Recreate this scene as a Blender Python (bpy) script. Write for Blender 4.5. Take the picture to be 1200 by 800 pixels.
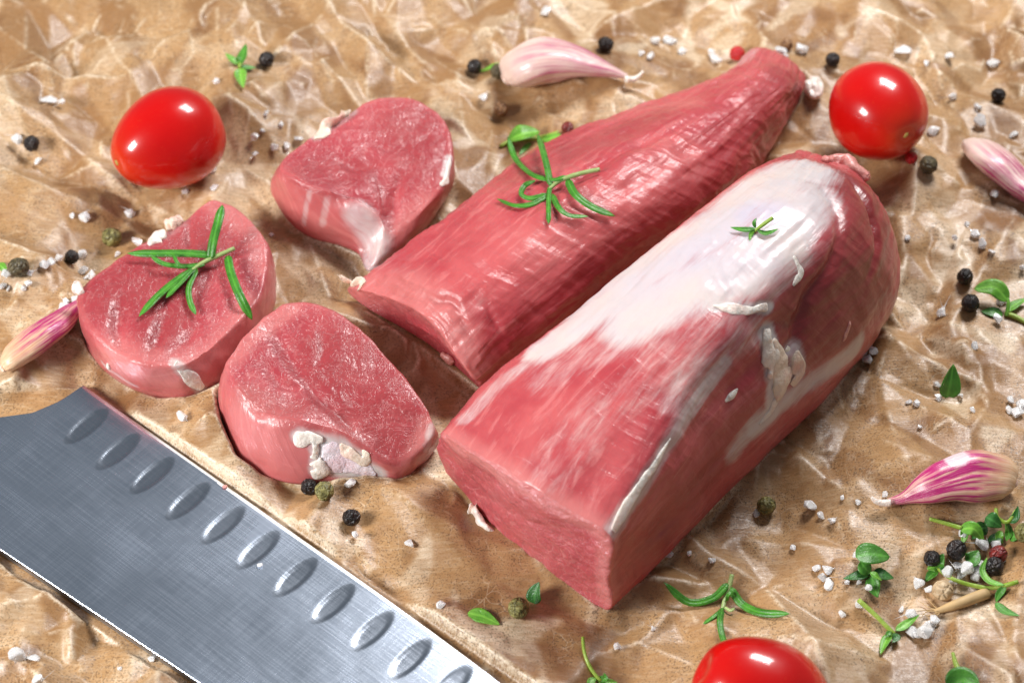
import bpy, bmesh, math, random
import numpy as np
from mathutils import Vector, Matrix, Euler
from mathutils.bvhtree import BVHTree
from mathutils.geometry import delaunay_2d_cdt

random.seed(7)
rng = np.random.default_rng(11)
scene = bpy.context.scene
COL = scene.collection
for o in list(bpy.data.objects):
    bpy.data.objects.remove(o)

# ------------------------------------------------------------------ camera
PITCH = math.radians(50)
DIST = 0.567
LENS, SENSOR = 85.0, 36.0
CAM = np.array([0.0, -DIST * math.cos(PITCH), DIST * math.sin(PITCH)])
FWD = np.array([0.0, math.cos(PITCH), -math.sin(PITCH)])
UP = np.array([0.0, math.sin(PITCH), math.cos(PITCH)])
RIGHT = np.array([1.0, 0.0, 0.0])
KPX = SENSOR / LENS / 1200.0
cam_d = bpy.data.cameras.new('camera')
cam_d.lens = LENS
cam_d.sensor_width = SENSOR
cam_d.clip_start = 0.02
cam_d.clip_end = 20
cam_d.dof.use_dof = True
cam_d.dof.focus_distance = 0.535
cam_d.dof.aperture_fstop = 17
cam = bpy.data.objects.new('camera', cam_d)
COL.objects.link(cam)
cam.location = Vector(CAM)
cam.rotation_euler = (math.radians(90) - PITCH, 0, 0)
scene.camera = cam

# ------------------------------------------------------------------ studio light
world = bpy.data.worlds.new('World')
scene.world = world
world.use_nodes = True
bg = world.node_tree.nodes['Background']
bg.inputs['Color'].default_value = (0.84, 0.92, 1.0, 1)
bg.inputs['Strength'].default_value = 0.18


def softbox(name, direction, dist, sx, sy, watts, colr):
    l = bpy.data.lights.new(name, 'AREA')
    l.shape = 'RECTANGLE'
    l.size, l.size_y = sx, sy
    l.energy = watts
    l.color = colr
    o = bpy.data.objects.new(name, l)
    d = Vector(direction).normalized()
    o.location = d * dist
    o.rotation_euler = d.to_track_quat('Z', 'Y').to_euler()
    COL.objects.link(o)
    return o


softbox('back_softbox', (0.30, 0.55, 0.75), 0.62, 0.24, 0.17, 4.4, (1.0, 0.98, 0.97))
softbox('left_softbox', (-0.82, -0.36, 0.52), 0.66, 0.19, 0.19, 5.5, (1.0, 0.98, 0.96))
vs = scene.view_settings
vs.view_transform = 'Standard'
vs.look = 'None'
vs.exposure = 0.0
vs.gamma = 1.0
scene.render.engine = 'CYCLES'
scene.render.resolution_x = 1024
scene.render.resolution_y = 682


# ------------------------------------------------------------------ pixel helpers
def ray(px, py):
    return FWD + RIGHT * ((px - 600) * KPX) + UP * ((400 - py) * KPX)


def G(px, py, z=0.0):
    """point at height z (metres) seen at photo pixel px,py"""
    d = ray(px, py)
    t = (z - CAM[2]) / d[2]
    return CAM + d * t


# ------------------------------------------------------------------ numpy noise
def _hash(ix, iy, iz, seed):
    h = (ix * 374761393 + iy * 668265263 + iz * 2147483647 + seed * 1274126177) & 0xffffffff
    h = ((h ^ (h >> 13)) * 1274126177) & 0xffffffff
    h = (h ^ (h >> 16)) & 0xffffffff
    h = ((h ^ (h >> 15)) * 2246822519) & 0xffffffff
    return (h ^ (h >> 13)) & 0xffff


def vnoise(P, scale, seed=0):
    """smooth value noise, -1..1, P (N,3) in metres, scale = feature size in metres"""
    q = np.asarray(P, dtype=np.float64) / scale
    i = np.floor(q).astype(np.int64)
    f = q - i
    f = f * f * f * (f * (f * 6 - 15) + 10)
    out = 0
    for dx in (0, 1):
        for dy in (0, 1):
            for dz in (0, 1):
                w = (f[:, 0] if dx else 1 - f[:, 0]) * (f[:, 1] if dy else 1 - f[:, 1]) * (f[:, 2] if dz else 1 - f[:, 2])
                out = out + w * _hash(i[:, 0] + dx, i[:, 1] + dy, i[:, 2] + dz, seed)
    return out / 32767.5 - 1


def fbm(P, scale, octv=3, seed=0):
    a, s, r = 1.0, scale, 0
    for k in range(octv):
        r = r + a * vnoise(P, s, seed + 17 * k)
        a *= 0.5
        s *= 0.5
    return r


def smooth01(x):
    x = np.clip(x, 0, 1)
    return x * x * (3 - 2 * x)


def catmull(P, n, closed):
    """resample control points P (m,k) to n points"""
    P = np.asarray(P, dtype=float)
    m = len(P)
    if closed:
        t = np.arange(n) / n * m
    else:
        t = np.linspace(0, m - 1, n)
    i = np.floor(t).astype(int)
    if not closed:
        i = np.minimum(i, m - 2)
    f = (t - i)[:, None]
    if closed:
        g = lambda k: P[(i + k) % m]
    else:
        Q = np.vstack([2 * P[0] - P[1], P, 2 * P[-1] - P[-2]])
        g = lambda k: Q[i + k + 1]
    p0, p1, p2, p3 = g(-1), g(0), g(1), g(2)
    return 0.5 * (2 * p1 + (p2 - p0) * f + (2 * p0 - 5 * p1 + 4 * p2 - p3) * f ** 2 + (3 * p1 - p0 - 3 * p2 + p3) * f ** 3)


# ------------------------------------------------------------------ objects
def mesh_np(name, V, F, mat=None, attrs=None, uv=None, smooth=True):
    me = bpy.data.meshes.new(name)
    V = np.asarray(V, dtype=np.float32)
    F = np.asarray(F, dtype=np.int32)
    k = F.shape[1]
    me.vertices.add(len(V))
    me.vertices.foreach_set('co', V.ravel())
    me.loops.add(F.size)
    me.loops.foreach_set('vertex_index', F.ravel())
    me.polygons.add(len(F))
    me.polygons.foreach_set('loop_start', np.arange(len(F), dtype=np.int32) * k)
    me.update(calc_edges=True)
    if smooth:
        me.polygons.foreach_set('use_smooth', np.ones(len(F), dtype=bool))
    if attrs:
        for an, av in attrs.items():
            a = me.attributes.new(an, 'FLOAT', 'POINT')
            a.data.foreach_set('value', np.asarray(av, dtype=np.float32))
    if uv is not None:
        l = me.uv_layers.new(name='UVMap')
        l.data.foreach_set('uv', np.asarray(uv, dtype=np.float32)[F.ravel()].ravel())
    if mat:
        me.materials.append(mat)
    return me


def link(name, me, parent=None, loc=None):
    o = bpy.data.objects.new(name, me)
    COL.objects.link(o)
    if parent:
        o.parent = parent
    if loc is not None:
        o.location = Vector(loc)
    return o


def tag(o, label, cat, group=None):
    o['label'] = label
    o['category'] = cat
    if group:
        o['group'] = group
    return o


def grid_faces(nu, nv, closed_v=False, off=0):
    """quads of a grid stored index u*nv+v"""
    u = np.arange(nu - 1)[:, None]
    v = np.arange(nv if closed_v else nv - 1)[None, :]
    v2 = (v + 1) % nv
    a = u * nv + v
    b = (u + 1) * nv + v
    c = (u + 1) * nv + v2
    d = u * nv + v2
    return np.stack([a, b, c, d], -1).reshape(-1, 4) + off


def grid_normals(P, closed_v):
    du = np.gradient(P, axis=0)
    if closed_v:
        dv = (np.roll(P, -1, 1) - np.roll(P, 1, 1)) / 2
    else:
        dv = np.gradient(P, axis=1)
    n = np.cross(du, dv)
    l = np.linalg.norm(n, axis=-1, keepdims=True)
    return n / np.maximum(l, 1e-12)


def bvh_of(V, F):
    return BVHTree.FromPolygons([Vector(v) for v in V], [tuple(int(x) for x in f) for f in F])


def hit(bvh, px, py):
    d = Vector(ray(px, py)).normalized()
    loc, nor, idx, dist = bvh.ray_cast(Vector(CAM), d)
    if loc is None:
        best = None
        for k in range(26):
            q = Vector(G(px, py, 0.001 * k))
            r_ = bvh.find_nearest(q)
            if best is None or r_[3] < best[2]:
                best = (q, r_[1], r_[3])
        loc, nor = best[0], best[1]
    if nor.dot(d) > 0:
        nor = -nor
    return np.array(loc), np.array(nor)


def seg_dist(V, pts):
    """distance of every V to polyline pts, plus parameter along it"""
    best = np.full(len(V), 1e9)
    par = np.zeros(len(V))
    n = len(pts)
    if n == 1:
        return np.linalg.norm(V - pts[0], axis=1), par
    for k in range(n - 1):
        a, b = np.asarray(pts[k]), np.asarray(pts[k + 1])
        ab = b - a
        t = np.clip(((V - a) @ ab) / max(ab @ ab, 1e-12), 0, 1)
        d = np.linalg.norm(V - (a + t[:, None] * ab), axis=1)
        m = d < best
        best[m] = d[m]
        par[m] = (k + t[m]) / (n - 1)
    return best, par


# ------------------------------------------------------------------ node helper
class NT:
    def __init__(self, name):
        self.m = bpy.data.materials.new(name)
        self.m.use_nodes = True
        self.t = self.m.node_tree
        self.b = self.t.nodes['Principled BSDF']
        self.out = self.t.nodes['Material Output']

    def n(self, typ, **kw):
        nd = self.t.nodes.new(typ)
        for k, v in kw.items():
            setattr(nd, k, v)
        return nd

    def l(self, a, b):
        self.t.links.new(a, b)

    def val(self, sock, v):
        if hasattr(v, 'is_linked') or isinstance(v, bpy.types.NodeSocket):
            self.l(v, sock)
        else:
            sock.default_value = v

    def coord(self, kind='Object', scale=None):
        c = self.n('ShaderNodeTexCoord').outputs[kind]
        if scale:
            mp = self.n('ShaderNodeMapping')
            self.l(c, mp.inputs['Vector'])
            mp.inputs['Scale'].default_value = scale
            return mp.outputs[0]
        return c

    def noise(self, vec, scale, detail=3, rough=0.55, dist=0.0):
        nd = self.n('ShaderNodeTexNoise')
        self.l(vec, nd.inputs['Vector'])
        nd.inputs['Scale'].default_value = scale
        nd.inputs['Detail'].default_value = detail
        nd.inputs['Roughness'].default_value = rough
        nd.inputs['Distortion'].default_value = dist
        return nd.outputs['Fac']

    def voro(self, vec, scale, feature='DISTANCE_TO_EDGE', rnd=1.0):
        nd = self.n('ShaderNodeTexVoronoi', feature=feature)
        self.l(vec, nd.inputs['Vector'])
        nd.inputs['Scale'].default_value = scale
        nd.inputs['Randomness'].default_value = rnd
        return nd.outputs['Distance']

    def ramp(self, fac, stops):
        nd = self.n('ShaderNodeValToRGB')
        self.l(fac, nd.inputs['Fac'])
        e = nd.color_ramp.elements
        while len(e) < len(stops):
            e.new(0.5)
        for k, (p, c) in enumerate(stops):
            e[k].position = p
            e[k].color = (c, c, c, 1) if not hasattr(c, '__len__') else (*c, 1)
        return nd.outputs['Color']

    def math(self, op, a, b=0.0, clamp=False):
        nd = self.n('ShaderNodeMath', operation=op, use_clamp=clamp)
        self.val(nd.inputs[0], a)
        self.val(nd.inputs[1], b)
        return nd.outputs[0]

    def rng(self, v, a, b, c=0.0, d=1.0):
        nd = self.n('ShaderNodeMapRange', interpolation_type='SMOOTHSTEP')
        self.l(v, nd.inputs[0])
        for k, x in zip((1, 2, 3, 4), (a, b, c, d)):
            nd.inputs[k].default_value = x
        return nd.outputs[0]

    def mix(self, fac, a, b, mode='MIX'):
        nd = self.n('ShaderNodeMix', data_type='RGBA', blend_type=mode)
        self.val(nd.inputs[0], fac)
        for s, x in ((6, a), (7, b)):
            if isinstance(x, (tuple, list)):
                nd.inputs[s].default_value = (*x, 1)
            else:
                self.l(x, nd.inputs[s])
        return nd.outputs[2]

    def attr(self, name):
        return self.n('ShaderNodeAttribute', attribute_name=name).outputs['Fac']

    def bump(self, h, dist, strength=1.0, normal=None):
        nd = self.n('ShaderNodeBump')
        self.l(h, nd.inputs['Height'])
        nd.inputs['Distance'].default_value = dist
        nd.inputs['Strength'].default_value = strength
        if normal:
            self.l(normal, nd.inputs['Normal'])
        return nd.outputs[0]

    def set(self, **kw):
        for k, v in kw.items():
            self.val(self.b.inputs[k.replace('_', ' ')], v if not isinstance(v, tuple) or len(v) != 3 or 'Radius' in k else (*v, 1))
        return self.m


def SSS(nt, w, rad, scale=1.0):
    nt.b.subsurface_method = 'BURLEY'
    nt.b.inputs['Subsurface Weight'].default_value = w
    nt.b.inputs['Subsurface Radius'].default_value = rad
    nt.b.inputs['Subsurface Scale'].default_value = scale


# ------------------------------------------------------------------ materials
def mat_paper():
    t = NT('kraft_paper')
    c = t.coord('Object')
    big = t.noise(c, 14, 4, 0.6)
    mid = t.noise(c, 70, 5, 0.65)
    fine = t.noise(c, 900, 3, 0.7)
    speck = t.noise(c, 2200, 2, 0.6)
    st = t.n('ShaderNodeMapping')
    t.l(c, st.inputs['Vector'])
    st.inputs['Scale'].default_value = (1, 6, 1)
    st.inputs['Rotation'].default_value = (0, 0, 0.5)
    fib = t.noise(st.outputs[0], 260, 4, 0.7)
    col = t.mix(t.rng(mid, 0.3, 0.7), (0.34, 0.18, 0.072), (0.48, 0.285, 0.132))
    col = t.mix(t.rng(big, 0.35, 0.65), col, (0.42, 0.24, 0.105))
    col = t.mix(t.math('MULTIPLY', t.rng(fib, 0.45, 0.7), 0.35), col, (0.62, 0.45, 0.28))
    # damp, greasy patches next to the meat
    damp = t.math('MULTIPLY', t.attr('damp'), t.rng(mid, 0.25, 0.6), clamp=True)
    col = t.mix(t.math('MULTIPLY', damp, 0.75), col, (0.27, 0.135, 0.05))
    # worn pale creases, plus whitened facets with waxy gloss painted into the colour
    cr = t.attr('crease')
    crn = t.math('MULTIPLY', cr, t.rng(fine, 0.3, 0.6))
    vor = t.voro(c, 120)
    vor2 = t.voro(t.mix(0.06, c, t.n('ShaderNodeTexNoise').outputs['Color']), 260)
    line = t.math('MULTIPLY', t.rng(vor2, 0.035, 0.0), t.rng(mid, 0.42, 0.62))
    wear_gloss = t.math('ADD', crn, t.math('MULTIPLY', line, 0.45), clamp=True)
    scuff_gloss = t.math('MULTIPLY', t.attr('scuff_gloss'), t.rng(fib, 0.25, 0.7, 0.35, 1.0))
    wear_gloss = t.math('ADD', wear_gloss, scuff_gloss, clamp=True)
    col = t.mix(t.math('MULTIPLY', t.attr('tone'), 0.6), col, (0.25, 0.12, 0.045))
    col = t.mix(t.math('MULTIPLY', wear_gloss, 0.78), col, (0.80, 0.66, 0.48))
    # dark fibre flecks
    fl = t.rng(speck, 0.53, 0.63)
    fl = t.math('MULTIPLY', fl, t.rng(mid, 0.35, 0.6, 0.25, 0.8))
    col = t.mix(t.math('MULTIPLY', fl, 0.8), col, (0.07, 0.04, 0.022))
    t.set(Base_Color=col, Roughness=t.rng(fine, 0.3, 0.7, 0.28, 0.46))
    t.b.inputs['Specular IOR Level'].default_value = 0.5
    h = t.math('ADD', t.math('MULTIPLY', fine, 0.35), t.math('MULTIPLY', fib, 0.5))
    n1 = t.bump(h, 0.00022, 0.8)
    t.l(n1, t.b.inputs['Normal'])
    return t.m


def mat_meat(name, fibre='cut', tint=1.0):
    """raw pork: attributes white (silver skin / fat), dark (deep red), cut (1 on sliced faces)"""
    t = NT(name)
    ob = t.coord('Object')
    uv = t.coord('UV')
    mp = t.n('ShaderNodeMapping')
    t.l(uv, mp.inputs['Vector'])
    mp.inputs['Scale'].default_value = (0.16, 1, 1)
    strk = t.noise(mp.outputs[0], 420, 5, 0.65, 0.6)
    strk2 = t.noise(mp.outputs[0], 1500, 3, 0.6, 0.3)
    mp2 = t.n('ShaderNodeMapping')
    t.l(uv, mp2.inputs['Vector'])
    mp2.inputs['Scale'].default_value = (1, 0.3, 1)
    mp2.inputs['Rotation'].default_value = (0, 0, 0.35)
    cross = t.noise(mp2.outputs[0], 330, 4, 0.6, 1.2)
    cloud = t.noise(ob, 55, 4, 0.6)
    mg = t.n('ShaderNodeMapping')
    t.l(ob, mg.inputs['Vector'])
    mg.inputs['Scale'].default_value = (1, 0.42, 1)
    mg.inputs['Rotation'].default_value = (0, 0, 0.5)
    grain = t.noise(mg.outputs[0], 620, 4, 0.6, 0.8)
    micro = t.noise(ob, 2600, 2, 0.6)
    vor = t.voro(t.mix(0.012, ob, t.n('ShaderNodeTexNoise').outputs['Color']), 420)
    cut = t.attr('cut')
    fis = t.noise(ob, 230, 4, 0.6, 1.0)
    fis = t.math('ABSOLUTE', t.math('SUBTRACT', fis, 0.5))
    fis = t.rng(fis, 0.0, 0.07)
    gr2 = t.noise(ob, 1500, 2, 0.6)
    red = t.mix(t.rng(cloud, 0.3, 0.7), (0.40, 0.042, 0.054), (0.53, 0.100, 0.104))
    # pale connective tissue net on the cut faces, streaks elsewhere
    net = t.math('MULTIPLY', t.rng(vor, 0.10, 0.0), t.rng(grain, 0.42, 0.62))
    net = t.math('MULTIPLY', net, t.math('MULTIPLY', cut, 0.55))
    red = t.mix(net, red, (0.74, 0.30, 0.28))
    red = t.mix(t.math('MULTIPLY', t.rng(strk, 0.50, 0.66), t.math('SUBTRACT', 0.45, t.math('MULTIPLY', cut, 0.33))), red, (0.66, 0.22, 0.21))
    red = t.mix(t.math('MULTIPLY', t.rng(grain, 0.5, 0.75), 0.30), red, (0.40, 0.06, 0.07))
    red = t.mix(t.math('MULTIPLY', cut, 0.30), red, (0.36, 0.045, 0.07))
    red = t.mix(t.math('MULTIPLY', t.attr('dark'), t.rng(strk, 0.2, 0.6, 0.6, 1.0)), red, (0.22, 0.022, 0.022))
    pale = t.attr('pale')
    red = t.mix(t.math('MULTIPLY', pale, 0.6), red, (0.70, 0.27, 0.245))
    # silver skin with ragged streaky border
    w = t.attr('white')
    wn = t.math('ADD', w, t.math('MULTIPLY', t.math('SUBTRACT', strk, 0.5), 0.62))
    wn = t.math('ADD', wn, t.math('MULTIPLY', t.math('SUBTRACT', cloud, 0.5), 0.5))
    wn = t.math('ADD', wn, t.math('MULTIPLY', t.math('SUBTRACT', strk2, 0.5), 0.38))
    wf = t.math('MULTIPLY', t.rng(wn, 0.25, 0.92), t.rng(w, 0.0, 0.5))
    skin = t.mix(t.rng(cloud, 0.35, 0.65), (0.62, 0.59, 0.60), (0.66, 0.61, 0.57))
    skin = t.mix(t.attr('blue'), skin, (0.52, 0.53, 0.63))
    col = t.mix(t.math('MULTIPLY', wf, 0.85), red, skin)
    t.set(Base_Color=col)
    rough = t.rng(grain, 0.3, 0.7, 0.34, 0.50)
    t.l(rough, t.b.inputs['Roughness'])
    SSS(t, 0.35, (1.0, 0.30, 0.22), 0.0028)
    t.b.inputs['Specular IOR Level'].default_value = 0.35
    hc = t.math('ADD', t.math('MULTIPLY', grain, 0.42), t.math('MULTIPLY', t.rng(vor, 0.0, 0.15), 0.10))
    hc = t.math('ADD', hc, t.math('MULTIPLY', gr2, 0.12))
    hc = t.math('ADD', hc, t.math('MULTIPLY', fis, 0.26))
    ho = t.math('ADD', t.math('MULTIPLY', strk, 0.5), t.math('MULTIPLY', cross, 0.75))
    ho = t.math('ADD', ho, t.math('MULTIPLY', strk2, 0.30))
    hm = t.n('ShaderNodeMix', data_type='FLOAT')
    t.l(cut, hm.inputs[0])
    t.l(ho, hm.inputs[2])
    t.l(hc, hm.inputs[3])
    calm = t.math('SUBTRACT', 1.0, t.math('MULTIPLY', wf, 0.75))
    hh = t.math('MULTIPLY', hm.outputs[0], calm)
    n = t.bump(hh, 0.0004, 0.6)
    t.l(n, t.b.inputs['Normal'])
    t.b.inputs['Coat Weight'].default_value = 0.5
    t.b.inputs['Coat Roughness'].default_value = 0.19
    t.l(t.bump(hh, 0.0006, 0.8), t.b.inputs['Coat Normal'])
    return t.m


def mat_fat(name='fat', base=(0.80, 0.66, 0.53), pink=(0.74, 0.46, 0.39)):
    t = NT(name)
    c = t.coord('Object')
    a = t.noise(c, 160, 4, 0.6)
    b = t.noise(c, 1100, 3, 0.6)
    col = t.mix(t.rng(a, 0.42, 0.72), base, pink)
    t.set(Base_Color=col, Roughness=0.35)
    SSS(t, 0.4, (1.0, 0.6, 0.45), 0.002)
    t.b.inputs['Coat Weight'].default_value = 0.4
    t.b.inputs['Coat Roughness'].default_value = 0.2
    t.l(t.bump(t.math('ADD', t.math('MULTIPLY', a, 0.8), t.math('MULTIPLY', b, 0.6)), 0.0007, 0.9), t.b.inputs['Normal'])
    return t.m


def mat_tomato():
    t = NT('tomato_skin')
    c = t.coord('Object')
    a = t.noise(c, 60, 3, 0.5)
    f = t.noise(c, 1800, 2, 0.5)
    col = t.mix(t.rng(a, 0.3, 0.7), (0.50, 0.0015, 0.0015), (0.58, 0.005, 0.002))
    col = t.mix(t.math('MULTIPLY', t.attr('tip'), 0.28), col, (0.72, 0.10, 0.01))
    col = t.mix(t.math('MULTIPLY', t.rng(f, 0.62, 0.75), 0.12), col, (0.75, 0.12, 0.03))
    t.set(Base_Color=col, Roughness=0.3)
    t.b.inputs['Specular IOR Level'].default_value = 0.25
    t.b.inputs['Coat Weight'].default_value = 0.65
    t.b.inputs['Coat Roughness'].default_value = 0.09
    w = t.noise(c, 110, 2, 0.5)
    t.l(t.bump(w, 0.0006, 0.35), t.b.inputs['Normal'])
    t.l(t.bump(w, 0.0006, 0.35), t.b.inputs['Coat Normal'])
    return t.m


def mat_steel():
    t = NT('brushed_steel')
    uv = t.coord('UV')
    def str_noise(sx, sy, scale, det=2):
        m = t.n('ShaderNodeMapping')
        t.l(uv, m.inputs['Vector'])
        m.inputs['Scale'].default_value = (sx, sy, 1)
        return t.noise(m.outputs[0], scale, det, 0.6)
    a = str_noise(1, 0.025, 2600)
    b = str_noise(0.02, 1, 3000)
    cl = t.noise(uv, 28, 4, 0.6, 0.5)
    m = t.n('ShaderNodeMapping')
    t.l(uv, m.inputs['Vector'])
    m.inputs['Rotation'].default_value = (0, 0, 0.35)
    m.inputs['Scale'].default_value = (0.012, 1, 1)
    sc = t.noise(m.outputs[0], 900, 2, 0.7)
    scr = t.math('MULTIPLY', t.rng(sc, 0.66, 0.72), t.attr('edge'))
    tick = t.rng(a, 0.4, 0.66)
    tick2 = t.rng(b, 0.4, 0.66)
    g = t.math('ADD', t.math('MULTIPLY', tick, 0.35), t.math('MULTIPLY', tick2, 0.65))
    col = t.mix(g, (0.64, 0.72, 0.85), (0.72, 0.80, 0.93))
    col = t.mix(t.rng(cl, 0.35, 0.7), col, t.mix(0.5, col, (0.51, 0.59, 0.72)))
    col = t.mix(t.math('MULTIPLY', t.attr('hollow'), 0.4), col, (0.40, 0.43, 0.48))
    col = t.mix(scr, col, (0.9, 0.92, 0.95))
    t.set(Base_Color=col, Metallic=1.0)
    ro = t.math('ADD', t.rng(cl, 0.3, 0.7, 0.20, 0.28), t.math('MULTIPLY', g, 0.04))
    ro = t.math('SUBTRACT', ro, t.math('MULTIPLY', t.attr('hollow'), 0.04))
    t.l(ro, t.b.inputs['Roughness'])
    t.l(t.bump(t.math('ADD', g, t.math('MULTIPLY', scr, -1.0)), 0.00001, 0.5), t.b.inputs['Normal'])
    return t.m


def mat_simple(name, col, rough=0.5, metal=0.0):
    t = NT(name)
    c = t.coord('Object')
    a = t.noise(c, 400, 3)
    t.set(Base_Color=t.mix(t.rng(a, 0.3, 0.7), tuple(x * 0.85 for x in col), col), Roughness=rough, Metallic=metal)
    return t.m


def mat_salt():
    t = NT('rock_salt')
    c = t.coord('Object')
    a = t.noise(c, 900, 3, 0.6)
    col = t.mix(t.rng(a, 0.35, 0.65), (0.93, 0.92, 0.90), (0.97, 0.97, 0.98))
    t.set(Base_Color=col, Roughness=t.rng(a, 0.3, 0.7, 0.12, 0.4))
    t.b.inputs['Transmission Weight'].default_value = 0.4
    t.b.inputs['IOR'].default_value = 1.54
    SSS(t, 0.3, (1, 1, 1), 0.001)
    t.l(t.bump(a, 0.0003, 0.6), t.b.inputs['Normal'])
    return t.m


def mat_pepper(name, c1, c2, rough=0.5):
    t = NT(name)
    c = t.coord('Object')
    a = t.noise(c, 900, 4, 0.65)
    v = t.voro(c, 700)
    col = t.mix(t.rng(a, 0.35, 0.68), c1, c2)
    t.set(Base_Color=col, Roughness=rough)
    t.l(t.bump(t.math('ADD', a, t.rng(v, 0, 0.25)), 0.00035, 0.8), t.b.inputs['Normal'])
    return t.m


def mat_leaf(name, c1, c2, back=None):
    t = NT(name)
    c = t.coord('Object')
    a = t.noise(c, 350, 4, 0.6)
    f = t.noise(c, 2500, 2, 0.6)
    col = t.mix(t.rng(a, 0.3, 0.7), c1, c2)
    mid = t.attr('mid')
    col = t.mix(t.math('MULTIPLY', mid, 0.45), col, tuple(min(1, x * 2.0 + 0.02) for x in c2))
    t.set(Base_Color=col, Roughness=0.38)
    SSS(t, 0.25, (0.5, 1.0, 0.2), 0.0008)
    t.b.inputs['Specular IOR Level'].default_value = 0.5
    t.l(t.bump(t.math('ADD', t.math('MULTIPLY', f, 0.4), a), 0.0003, 0.7), t.b.inputs['Normal'])
    return t.m


def mat_garlic():
    t = NT('garlic_skin')
    uv = t.coord('UV')
    m = t.n('ShaderNodeMapping')
    t.l(uv, m.inputs['Vector'])
    m.inputs['Scale'].default_value = (0.8, 5, 1)
    s1 = t.noise(m.outputs[0], 2.6, 4, 0.6, 0.3)
    s2 = t.noise(m.outputs[0], 7, 3, 0.6)
    c = t.coord('Object')
    cl = t.noise(c, 90, 3)
    sep = t.n('ShaderNodeSeparateXYZ')
    t.l(uv, sep.inputs[0])
    u = sep.outputs[0]
    # u 0 = root end (cream), 1 = tip; purple in the middle to the tip
    p = t.math('MULTIPLY', t.rng(u, 0.12, 0.5), t.rng(u, 1.0, 0.88))
    p = t.math('MULTIPLY', p, t.rng(t.math('ADD', s1, t.math('MULTIPLY', cl, 0.4)), 0.52, 0.92))
    p = t.math('MULTIPLY', p, t.attr('purple'))
    base = t.mix(t.rng(s2, 0.3, 0.7), (0.66, 0.38, 0.20), (0.76, 0.55, 0.36))
    base = t.mix(t.math('MULTIPLY', t.rng(u, 0.3, 0.7), t.math('MULTIPLY', t.attr('purple'), 0.6)), base, (0.76, 0.36, 0.42))
    base = t.mix(t.attr('white_skin'), base, (0.80, 0.64, 0.62))
    col = t.mix(t.math('MULTIPLY', p, 2.3, clamp=True), base, (0.46, 0.025, 0.16))
    pk = t.math('MULTIPLY', t.rng(s2, 0.66, 0.72), p)
    col = t.mix(pk, col, (0.22, 0.01, 0.07))
    col = t.mix(t.math('MULTIPLY', t.attr('peel'), 0.75), col, (0.80, 0.70, 0.72))
    t.set(Base_Color=col, Roughness=0.33)
    SSS(t, 0.25, (1, 0.5, 0.4), 0.0015)
    t.b.inputs['Coat Weight'].default_value = 0.25
    t.b.inputs['Coat Roughness'].default_value = 0.2
    t.l(t.bump(t.math('ADD', s1, t.math('MULTIPLY', s2, 0.5)), 0.0004, 0.6), t.b.inputs['Normal'])
    return t.m


M_PAPER = mat_paper()
M_MEAT = mat_meat('raw_pork')
M_FAT = mat_fat()
M_FATW = mat_fat('white_fat', (0.84, 0.77, 0.69), (0.80, 0.63, 0.56))
M_SKIN = mat_fat('membrane', (0.80, 0.70, 0.74), (0.78, 0.56, 0.60))
M_SCRAP = mat_fat('meat_scrap', (0.68, 0.30, 0.26), (0.62, 0.20, 0.19))
M_TOM = mat_tomato()
M_STEEL = mat_steel()
M_EDGE = mat_simple('ground_edge_steel', (0.72, 0.73, 0.75), 0.42, 1.0)
M_SPINE = mat_simple('spine_steel', (0.36, 0.36, 0.37), 0.45, 1.0)
M_HANDLE = mat_simple('black_handle', (0.03, 0.03, 0.032), 0.4)
M_SALT = mat_salt()
M_PEP = {
    'black': mat_pepper('black_pepper', (0.006, 0.005, 0.006), (0.028, 0.017, 0.014), 0.42),
    'brown': mat_pepper('brown_pepper', (0.16, 0.07, 0.03), (0.40, 0.22, 0.10), 0.5),
    'olive': mat_pepper('olive_pepper', (0.05, 0.04, 0.02), (0.14, 0.11, 0.05), 0.5),
    'green': mat_pepper('green_pepper', (0.085, 0.075, 0.018), (0.33, 0.30, 0.10), 0.5),
    'cream': mat_pepper('white_pepper', (0.52, 0.36, 0.20), (0.70, 0.54, 0.34), 0.5),
    'red': mat_pepper('pink_pepper', (0.48, 0.012, 0.02), (0.62, 0.03, 0.035), 0.25),
    'maroon': mat_pepper('dark_red_pepper', (0.13, 0.012, 0.012), (0.27, 0.035, 0.03), 0.28),
}
M_ROSE = mat_leaf('rosemary_leaf', (0.028, 0.145, 0.010), (0.065, 0.25, 0.022))
M_STEM = mat_leaf('herb_stem', (0.26, 0.38, 0.12), (0.38, 0.47, 0.20))
M_THY = mat_leaf('thyme_leaf', (0.035, 0.155, 0.014), (0.080, 0.26, 0.030))
M_THYL = mat_leaf('thyme_leaf_light', (0.09, 0.29, 0.022), (0.17, 0.40, 0.045))
M_THYD = mat_leaf('thyme_leaf_dark', (0.016, 0.095, 0.014), (0.038, 0.155, 0.026))
M_TSTEM = mat_leaf('thyme_stem', (0.22, 0.36, 0.03), (0.34, 0.46, 0.08))
M_GARLIC = mat_garlic()
M_STRAW = mat_simple('dry_stalk', (0.62, 0.42, 0.20), 0.6)
M_SCAR = mat_simple('tomato_scar', (0.46, 0.34, 0.08), 0.5)

MM = 0.001

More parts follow.
